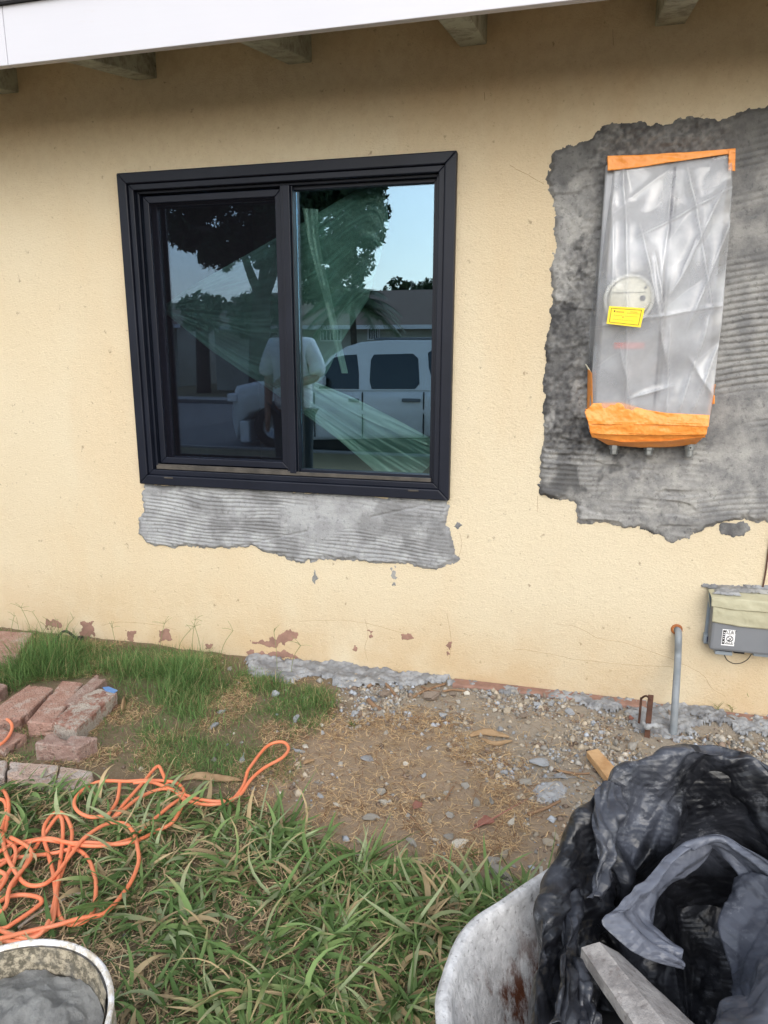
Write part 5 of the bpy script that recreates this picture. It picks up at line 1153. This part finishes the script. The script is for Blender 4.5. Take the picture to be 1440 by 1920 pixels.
def prism(poly, ynear, yfar, bulge=None):   # poly in (x,z); faces at two depths
    n = len(poly); f = bulge or (lambda z: 0.)
    V = [(x, ynear-f(z), z) for x, z in poly]+[(x, yfar+f(z), z) for x, z in poly]
    return V, [tuple(range(n)), tuple(range(2*n-1, n-1, -1))]+[((i+1)%n, i, i+n, (i+1)%n+n) for i in range(n)]
def suv(label, paint, D, map_, g):
    """side outline traced at its distance, real width 1.95 m"""
    r_ = empty('parked_suv', (map_(650, 850)[0], 0, g), label, 'suv')
    def q(L): return [(map_(u, v)[0], map_(u, v)[2]) for u, v in L]
    y0 = map_(650, 700)[1]; y1 = y0-1.95; belt = map_(650, 733)[2]; top = map_(720, 638)[2]
    tum = lambda z: .02+.20*max(0, (z-belt)/(top-belt))
    def P(name, L, mat, near, far, b=None, parent=r_, bev=0):
        V, Fc = prism(q(L), near, far, b); return mesh(name, V, Fc, mat, parent, bevel=bev)
    us = np.linspace(413, 1003, 150); topv = np.interp(us, [413,418,428,470,530,585,592,985,998,1003], [765,738,726,717,710,705,733,733,745,765])
    botv = np.interp(us, [413,430,1003], [812,830,818])
    for uc in (478, 896): botv = np.where(np.abs(us-uc) < 46, np.minimum(botv, 818-np.sqrt(np.maximum(0, 46**2-(us-uc)**2))), botv)
    t_ = np.linspace(0, 1, 12); rg = []
    for u, a_, b_ in zip(us, topv, botv):
        e = max(0, 1-(u-413)/40, 1-(1003-u)/40)**2*.35
        near = []
        for t in t_[::-1]:
            p = map_(u, a_+(b_-a_)*t); bul = .10*max(0, (t-.35)/.65)**2+.05*(1-min(1, t/.2))**2-.012*math.exp(-((t-.45)/.05)**2); near.append((p[0], y0-bul-e, p[2]))
        far_ = [(x, y0+y1-y, z) for x, y, z in near[::-1]]; rg.append(near+far_)
    rg = np.array(rg); fb = grid_faces(24, len(us), True); mesh('body', rg.transpose(1, 0, 2), fb, paint, r_, smooth=True)
    for e_ in (0, -1): mesh('end_panel', rg[e_], [tuple(range(24)) if e_ else tuple(range(23, -1, -1))], paint, r_)
    P('cabin', [(583,734),(586,706),(612,668),(640,650),(668,641),(720,637),(860,638),(950,643),(985,700),(992,734)], paint, y0, y1, tum, r_, .02)
    yo = .004
    tw = lambda z: tum(z)
    for L in ([(595,729),(592,712),(600,693),(618,671),(640,666),(662,665),(668,700),(670,730)], [(694,730),(689,715),(689,675),(694,665),(768,663),(779,672),(784,720),(776,730)], [(812,728),(800,690),(797,662),(806,655),(900,656),(935,662),(955,700),(962,728)]):
        V, Fc = prism(q(L), y0+yo, y0-.02, tw); V = [(a, (b if k < len(L) else y0-.02-tw(c)), c) for k, (a, b, c) in enumerate(V)]
        mesh('side_window', V, Fc, M_CARGL, r_)
    zz = [map_(0, v)[2] for v in (700, 655)]
    xw = [map_(586, 706)[0], map_(640, 650)[0]]
    V = [(xw[0]-.02, y0-.12, map_(586,704)[2]), (xw[0]-.02, y1+.12, map_(586,704)[2]), (xw[1]-.02, y1+.22, map_(640,652)[2]), (xw[1]-.02, y0-.22, map_(640,652)[2])]
    V = V+[(a+.03, b, c-.02) for a, b, c in V]; mesh('windscreen', V, BF, M_CARGL, r_)
    for u in (586, 677, 793): a = map_(u, 735); box('door_seam', (a[0]-.012, a[0]+.012, y0-.006, y0+.004, map_(u, 820)[2], map_(u, 736)[2]), M_RUB, r_)
    for u0, u1 in ((652, 671), (752, 787)): a, b = map_(u0, 754), map_(u1, 748); box('door_handle', (a[0], b[0], y0, y0+.04, a[2], b[2]), M_GREYP, r_, bevel=.01)
    box('rocker_reflection', (map_(530, 0)[0], map_(842, 0)[0], y0-1.80, y0-.12, map_(650, 848)[2], map_(650, 822)[2]), M_RUB, r_, bevel=.02)  # added black strip imitating the ground's dark reflection in the lower body
    tube('roof_rail', [(map_(690, 0)[0], y0-.28, top+.03), (map_(940, 0)[0], y0-.28, top+.03)], .02, M_GREYP, r_, 8)
    a = map_(424, 745); box('headlight', (a[0]-.06, a[0]+.12, y0-.35, y0+.006, a[2]-.09, a[2]+.06), M_WHITE, r_, bevel=.02)
    a = map_(998, 745); box('tail_light', (a[0]-.06, a[0]+.012, y0-.2, y0+.006, a[2]-.2, a[2]+.2), simple('tail_red', (.35,.02,.02), None, rough=.3), r_, bevel=.02)
    box('bumper', (map_(408,0)[0]-.04, map_(424,0)[0], y1+.05, y0-.05, map_(0,815)[2], map_(0,778)[2]), paint, r_, bevel=.03)
    a = map_(600, 722); box('wing_mirror', (a[0]-.1, a[0]+.1, y0, y0+.22, a[2]-.02, a[2]+.17), paint, r_, bevel=.04)
    for u in (478, 896):
        for yy in (y0-.13, y1+.13):
            a = map_(u, 0)[0]; w = .39
            V, Fc = lathe([(.22,-.11),(.34,-.12),(w,-.09),(w,.09),(.34,.12),(.22,.11)], (a, yy, g+w), 32, 'y'); wh = mesh('wheel', V, Fc, M_RUB, r_, smooth=True)
            V, Fc = lathe([(0,.06),(.08,.07),(.10,.04),(.20,.05),(.225,.10),(.225,-.10),(.2,-.05),(0,-.05)], (a, yy, g+w), 20, 'y'); mesh('rim', V, Fc, M_ZINC, wh, smooth=True)
    return r_
M_SILV = simple('silver_paint', (.84,.85,.85), (.80,.81,.81), 2, .28, .0, spec=.6)
m12 = lambda u, v: mir(u, v, 12.0)
g_suv = float(GZ)+.005
suv('silver white parked sport utility vehicle mirrored in the window glass', M_SILV, 12., m12, g_suv)
M_DRED = simple('dark_red_paint', (.16,.02,.02), (.13,.02,.02), 2, .3, spec=.6)
ref = mir(650, 850, 12.0)
def m2(u, v):
    p = mir(u, v, 12.0); return np.array([-13.2+(p[0]-ref[0]), p[1]-5.6, p[2]])
suv('dark red parked vehicle across the street mirrored faintly in the left sash', M_DRED, 17., m2, g_suv)

# houses across the street
def far_house(label, x0, x1, yf_, ze, zr, wallm, roofm, wins, doors, garage=None):
    r_ = empty('street_house', ((x0+x1)/2, yf_, GZ), label, 'house'); yb = yf_-9
    box('wall', (x0, x1, yb, yf_, GZ-.2, ze+.05), wallm, r_)
    V = [(x0-.5, yf_+.5, ze-.03), (x1+.5, yf_+.5, ze-.03), (x1+.1, (yf_+yb)/2, zr), (x0-.1, (yf_+yb)/2, zr), (x0-.5, yb-.5, ze-.03), (x1+.5, yb-.5, ze-.03)]
    V = V+[(a, b, c-.1) for a, b, c in V]
    mesh('roof', V, [(0,1,2,3),(3,2,5,4),(7,6,9,8)[::1],(9,10,11,8)[::1],(0,6,7,1),(5,11,10,4),(0,3,9,6),(3,4,10,9),(1,7,8,2),(2,8,11,5)], roofm, r_)
    box('fascia', (x0-.5, x1+.5, yf_+.505, yf_+.54, ze-.16, ze+.0), M_WHITE, r_)
    for a, b, c, d in wins:
        w = box('window', (a, b, yf_+.001, yf_+.05, c, d), M_WHITE, r_); box('pane', (a+.06, b-.06, yf_+.051, yf_+.06, c+.06, d-.06), M_CARGL, w)
        for k in range(1, 6): x = a+(b-a)*k/6; box('window_bar', (x-.015, x+.015, yf_+.10, yf_+.12, c, d), M_WHITE, w)
    for a, b in doors: dd = box('door', (a, b, yf_+.001, yf_+.05, GZ+.1, GZ+2.1), M_RAFT, r_); box('handle', (a+.08, a+.12, yf_+.051, yf_+.1, GZ+1.0, GZ+1.05), M_ZINC, dd)
    return r_
M_HW = simple('far_wall', (.50,.50,.44), (.44,.44,.38), 2, .9); M_HR = simple('far_roof', (.21,.145,.11), (.16,.11,.085), 14, .95)
a = mir(545, 600, 29)
def mx(u, D): return float(mir(u, 650, D)[0])
def mz(v, D): return float(mir(700, v, D)[2])
far_house('low house with a brown roof across the street mirrored in the window', mx(400, 29), mx(1010, 29), float(mir(700,600,29)[1]), mz(610, 29), mz(543, 33), M_HW, M_HR,
    [(mx(688,29), mx(712,29), mz(638,29), mz(612,29)), (mx(600,29), mx(640,29), mz(640,29), mz(616,29)), (mx(850,29), mx(900,29), mz(640,29), mz(615,29))], [(mx(758,29), mx(798,29))])
far_house('second low house mostly hidden by the tree across the street', mx(40, 31), mx(330, 31), float(mir(700,600,31)[1]), mz(606, 31), mz(560, 35), M_HW, M_HR,
    [(mx(200,31), mx(250,31), mz(640,31), mz(612,31))], [(mx(290,31), mx(318,31))])

# trees
def leaves(name, cl, dens, size, cols, parent, seed, mat=M_LEAF):
    r_ = np.random.default_rng(seed); VV, CC = [], []
    for c, rad, ratio in cl:
        n_ = int(dens*rad*rad); d = r_.normal(size=(n_, 3)); d /= np.linalg.norm(d, axis=1)[:, None]; rr = rad*r_.uniform(.35, 1.08, (n_, 1))**.6
        P = np.array(c)+d*rr*np.array([1, 1, ratio]); k = fbm(P*2.2/size*.12, 3, seed) > .43; P = P[k]; n_ = len(P)
        a = r_.normal(size=(n_, 3)); a /= np.linalg.norm(a, axis=1)[:, None]; b = np.cross(a, r_.normal(size=(n_, 3))); b /= np.linalg.norm(b, axis=1)[:, None]
        s = size*r_.uniform(.6, 1.3, (n_, 1)); VV.append(np.stack([P-a*s, P+b*s*.38, P+a*s, P-b*s*.38], 1)); cc = np.array(cols[0])+(np.array(cols[1])-np.array(cols[0]))*r_.random((n_, 1)); CC.append(np.repeat(cc, 4, 0))
    V = np.concatenate(VV).reshape(-1, 3); n_ = len(V)//4
    return mesh(name, V, np.arange(n_*4).reshape(-1, 4), mat, parent, col=np.concatenate(CC))
M_BARK = simple('bark', (.11,.09,.07), (.06,.05,.04), 12, .95, bscale=30, bdist=.01)
def tree(label, D, trunk, limbs, cl, size, cols, seed, dens=2600, cat='tree'):
    b = mir(*trunk[0], D); r_ = empty('street_tree', (b[0], b[1], GZ), label, cat)
    P = [mir(u, v, D) for u, v in trunk]; P[0][2] = GZ-.1
    P = catmull(P, 6); tube('trunk', P, np.linspace(.30, .20, len(P)), M_BARK, r_, 12)
    for L in limbs:
        Q = catmull([mir(u, v, D+dd) for u, v, dd in L], 6); tube('limb', Q, np.linspace(.15, .04, len(Q)), M_BARK, r_, 8)
    leaves('crown', [(mir(u, v, D+dd), rp*D/F, ra) for u, v, rp, dd, ra in cl], dens, size, cols, r_, seed)
    return r_
tree('big leafy tree mirrored across the middle of the window', 16.5, [(482,790),(482,640),(486,560)],
     [[(486,565,0),(468,520,0),(440,450,.3),(400,390,.5)], [(486,565,0),(505,520,0),(530,450,-.4),(560,390,-.4)], [(484,560,0),(492,480,.4),(480,400,.5),(470,330,.6)], [(540,430,-.4),(600,400,0),(650,370,.3)], [(430,440,.3),(370,430,0),(320,430,.3)]],
     [(350,430,50,.2,.8),(425,455,48,.1,.8),(300,425,32,.2,.8),(500,475,40,.2,.8),(320,400,42,.4,.8),(370,350,60,0,.8),(350,440,40,.5,.7),(400,480,36,-.4,.8),(430,380,62,.6,.8),(480,320,75,0,.8),(480,430,38,.6,.8),(545,390,70,-.5,.9),(600,330,80,.3,.8),(620,420,70,.4,.9),(655,370,55,-.3,.9),(675,430,46,.3,.9),(660,490,40,.1,.8),(590,490,52,.2,.8),(560,250,110,.4,.7),(450,230,110,.2,.7),(330,280,80,.2,.7),(650,300,50,.5,.7),(560,540,34,.3,.8),(600,540,40,.2,.8),(640,530,40,.2,.8),(620,490,50,.1,.9),(700,390,30,0,1.),(690,350,34,0,1.)],
     .085, ((.018,.035,.016),(.045,.075,.03)), 3, 5200)
# palm
pc = mir(658, 572, 13.2); pal_ = empty('palm_tree', (pc[0], pc[1], GZ), 'small feathery palm mirrored beside the big tree', 'palm')
tube('trunk', catmull([(pc[0]-.05, pc[1], GZ-.05), (pc[0]+.05, pc[1], .6), tuple(pc)], 6), .06, M_BARK, pal_, 10)
rp = random.Random(5); VV, FF = [], []
for i in range(20):
    az = rp.uniform(0, 6.28) if i > 5 else [.35, .15, -.2, 3.4, 2.8, .6][i]; el = rp.uniform(-.1, 1.2) if i > 5 else [.85, .5, .2, .6, .3, 1.1][i]; L_p = rp.uniform(.9, 1.35)
    d = Vector((math.cos(az)*math.cos(el), math.sin(az)*math.cos(el), math.sin(el))); pts = []
    for k in range(13): t = k/12; pts.append(np.array(pc)+np.array(d)*L_p*t+np.array([0, 0, -.75*t*t*L_p*.9]))
    V, Fc = tubevf(pts, np.linspace(.012, .003, 13), 4); tr_ = [(V, Fc)]
    Vq, Fq = [], []
    for k in range(1, 52):
        t = k/52*12; i0 = int(t); p = pts[i0]*(1-t+i0)+pts[min(i0+1, 12)]*(t-i0); tg = pts[min(i0+1, 12)]-pts[i0]; tg = tg/np.linalg.norm(tg)
        sd_ = np.cross(tg, [0, 0, 1]); sd_ = sd_/np.linalg.norm(sd_); l_ = .34*math.sin(math.pi*(.12+.85*k/52))+.04
        for s_ in (-1, 1):
            e = p+sd_*s_*l_*.8+tg*l_*.5+np.array([0, 0, -.12*l_-.25*l_*rp.random()]); n0 = len(Vq); w_2 = tg*.013
            Vq += [p-w_2, p+w_2, e]; Fq.append((n0, n0+1, n0+2))
    V, Fc = merge([(V, Fc), (Vq, Fq)]); mesh('frond', V, Fc, M_LEAF, pal_, col=np.tile(np.array((.05,.085,.03))*rp.uniform(.7, 1.3), (len(V), 1)))
for k, (u0, u1, v0, D, lb) in enumerate([(715, 780, 530, 44, 'dark green tree behind the brown roof'), (775, 850, 533, 46, 'smaller tree at the right behind the brown roof'), (330, 420, 560, 27, 'green bushy tree behind the forked trunk'), (420, 540, 565, 26, 'wide hedge like tree beneath the big crown'), (240, 320, 600, 30, 'round tree at the left edge of the mirrored street')]):
    um = (u0+u1)/2; w = (u1-u0)/2
    tree(lb+' mirrored in the window', D, [(um, 660), (um, 600), (um, 570)], [[(um, 590, 0), (um+w*.4, v0+10, 0)]], [(um-w*.5, v0+14, w*.55, 0, .8), (um+w*.5, v0+12, w*.55, 0, .8), (um, v0+5, w*.6, .3, .8), (um, v0+40, w*.9, .3, .6)], .16, ((.02,.04,.016),(.06,.095,.035)), 20+k, 900)

# the person mirrored in the glass: standing left of the viewpoint, facing the wall
M_SKIN = simple('skin', (.36,.20,.135), (.33,.18,.12), 20, .55); M_TEE = simple('white_cotton', (.86,.87,.90), (.82,.83,.87), 8, .9, bscale=30, bdist=.01); M_PANT = simple('dark_trousers', (.03,.045,.055), (.02,.03,.04), 10, .85); M_HAIR = simple('dark_hair', (.012,.010,.009), None, rough=.6); M_SHOE = simple('dark_shoe', (.03,.028,.026), None, rough=.6)
pb = mir(541, 800, 5.6); ox, oy = float(pb[0]), float(pb[1]); oz = float(gz(ox, oy))
per = empty('person', (ox, oy, oz), 'person in a white t-shirt and dark trousers mirrored in the window', 'person')
def skin(name, J, E_, mat, sub=2):
    me = bpy.data.meshes.new(name); me.from_pydata([tuple(j[:3]) for j in J], E_, []); me.update()
    o = bpy.data.objects.new(name, me); C.objects.link(o); o.modifiers.new('skin', 'SKIN'); me.skin_vertices.new(name='s') if not me.skin_vertices else None
    sk_ = me.skin_vertices[0].data
    for i, j in enumerate(J): r = j[3]; sk_[i].radius = (r, r) if not isinstance(r, tuple) else r; sk_[i].use_root = (i == 0)
    m = o.modifiers.new('sub', 'SUBSURF'); m.levels = m.render_levels = sub
    dg = bpy.context.evaluated_depsgraph_get(); m2_ = bpy.data.meshes.new_from_object(o.evaluated_get(dg)); bpy.data.objects.remove(o)
    m2_.materials.clear(); m2_.transform(Matrix.Translation((ox, oy, oz)))
    return link(name, m2_, mat, per, True)
J = [(0,0,.86,.12),(0,.0,1.05,.125),(0,.0,1.22,.14),(0,-.01,1.36,.07),(0,.005,1.42,.052),(0,.02,1.50,.075),(0,.03,1.58,.088),(0,.02,1.645,.06),
     (-.17,0,1.31,.062),(-.23,.0,1.05,.045),(-.20,.10,.83,.034),(.17,0,1.31,.062),(.235,.02,1.06,.045),(.10,.22,1.02,.034),
     (-.09,0,.80,.095),(-.10,.01,.45,.058),(-.11,-.01,.09,.04),(.09,0,.80,.095),(.10,.01,.45,.058),(.11,-.01,.09,.04),
     (-.195,.125,.76,.030),(.045,.245,1.03,.030)]
E_ = [(0,1),(1,2),(2,3),(3,4),(4,5),(5,6),(6,7),(2,8),(8,9),(9,10),(2,11),(11,12),(12,13),(0,14),(14,15),(15,16),(0,17),(17,18),(18,19),(10,20),(13,21)]
def fingers(base, dirn, side, i0, th):
    for k in range(4):
        o_ = side*(k-1.5)*.019; b_ = base+o_; n = len(J); l = [.062,.072,.068,.052][k]
        J.extend([(*(b_+dirn*.02), .009), (*(b_+dirn*(.02+l*.5)+np.array([0,0,-.008])), .0085), (*(b_+dirn*(.02+l)+np.array([0,0,-.028])), .007)]); E_.extend([(i0, n), (n, n+1), (n+1, n+2)])
    n = len(J); J.extend([(*(base+th*.035), .010), (*(base+th*.05+dirn*.03), .009)]); E_.extend([(i0, n), (n, n+1)])
fingers(np.array([-.19,.14,.72]), np.array([.02,.25,-.96]), np.array([0,1,.1]), 20, np.array([.3,.9,0]))
fingers(np.array([.01,.255,1.03]), np.array([-.96,.2,.05]), np.array([0,.1,1]), 21, np.array([-.1,.2,.95]))
skin('body', J, E_, M_SKIN)
skin('t_shirt', [(0,-.01,.72,(.205,.16)),(0,-.01,.95,(.195,.155)),(0,0,1.12,(.19,.155)),(0,0,1.27,(.185,.14)),(0,-.01,1.37,(.085,.085)),(-.17,0,1.32,.085),(-.242,.0,1.14,.074),(-.25,.01,1.06,.074),(.17,0,1.32,.085),(.246,.0,1.14,.074),(.246,.04,1.07,.074)], [(0,1),(1,2),(2,3),(3,4),(3,5),(5,6),(6,7),(3,8),(8,9),(9,10)], M_TEE)
skin('trousers', [(0,-.01,.86,.145),(-.095,0,.76,.115),(-.105,.01,.45,.085),(-.11,0,.12,.075),(.095,0,.76,.115),(.105,.01,.45,.085),(.11,0,.12,.075)], [(0,1),(1,2),(2,3),(0,4),(4,5),(5,6)], M_PANT)
for s_ in (-1, 1): skin('shoe', [(s_*.11,-.03,.05,.045),(s_*.115,.06,.045,.042),(s_*.12,.15,.035,.036)], [(0,1),(1,2)], M_SHOE)
skin('hair', [(0,-.02,1.52,.078),(0,-.015,1.60,.098),(0,.02,1.665,.075)], [(0,1),(1,2)], M_HAIR)
for s_ in (-1, 1):
    V, Fc = lathe([(0,.004),(.008,.002),(.012,-.004)], (ox+s_*.033, oy+.108, oz+1.565), 12, 'y'); mesh('eye', [(a, 2*(oy+.108)-b, c) for a, b, c in V], Fc, M_WHITE, per, smooth=True)
    V, Fc = tubevf([(ox+s_*.092, oy+.0, oz+1.53), (ox+s_*.098, oy+.005, oz+1.56), (ox+s_*.092, oy+.01, oz+1.585)], .012, 6); mesh('ear', V, Fc, M_SKIN, per, smooth=True)
V, Fc = tubevf([(ox, oy+.108, oz+1.58), (ox, oy+.128, oz+1.545), (ox, oy+.118, oz+1.535)], [.007,.013,.012], 8); mesh('nose', V, Fc, M_SKIN, per, smooth=True)
V, Fc = tubevf([(ox-.025, oy+.098, oz+1.505), (ox, oy+.106, oz+1.507), (ox+.025, oy+.098, oz+1.505)], .005, 6); mesh('mouth', V, Fc, simple('lips', (.30,.12,.09), None, rough=.5), per, smooth=True)

# thin plastic film hung inside the room, just behind the glass
fm = empty('plastic_film', (.7, .13, .8), 'thin wrinkled plastic film hanging inside behind the window glass', 'plastic film')
def fsheet(name, L0, L1, mat, seed, y=.115, amp=.012, n=110, m=60, fan=14):
    a = catmull([onw(u, v, y) for u, v in L0], 8); b = catmull([onw(u, v, y) for u, v in L1], 8)
    def rs(P): s = np.r_[0, np.cumsum(np.linalg.norm(np.diff(P, axis=0), axis=1))]; t = np.linspace(0, s[-1], n); return np.stack([np.interp(t, s, P[:, k]) for k in range(3)], 1)
    a, b = rs(a), rs(b); w = np.linspace(0, 1, m)[None, :, None]; G = a[:, None]*(1-w)+b[:, None]*w
    wv = w[..., 0]; tt = np.linspace(0, 1, n)[:, None]
    G[..., 1] += amp*(np.abs(vn(P3(tt*3+0*wv, wv*fan+0*tt+.8*tt, seed), seed)-.5)*2+.6*np.abs(vn(P3(tt*5+0*wv, wv*fan*2.3+0*tt, seed+2.), seed+3)-.5))
    lap_ = np.abs(np.gradient(np.gradient(G[..., 1], axis=1), axis=1)); lap_ = np.clip(lap_/(lap_.mean()*4), 0, 1)*.5
    return mesh(name, G, grid_faces(n, m), mat, fm, True, col=np.repeat(lap_.reshape(-1, 1), 3, 1))
fsheet('film_panel', [(304,574),(345,545),(420,500),(545,430),(700,345),(728,420)], [(304,582),(380,640),(480,712),(590,720),(640,640),(690,560)], M_FILMW, 3)
fsheet('film_panel', [(304,580),(400,640),(500,690),(590,715),(700,770),(840,842)], [(304,584),(400,660),(500,728),(600,800),(680,860),(760,915)], M_FILMW, 7, .12)
fsheet('film_fold', [(566,390),(580,460),(606,560),(640,700)], [(596,392),(600,460),(622,560),(652,700)], M_FILMB, 11, .108, .005, 60, 14, 3)
fsheet('film_fold', [(590,716),(660,745),(740,785),(840,840)], [(588,728),(650,768),(730,806),(840,850)], M_FILMB, 13, .108, .006, 60, 14, 3)
fsheet('film_fold', [(600,796),(650,838),(725,905)], [(612,790),(690,850),(765,908)], M_FILMB, 17, .108, .006, 60, 14, 3)
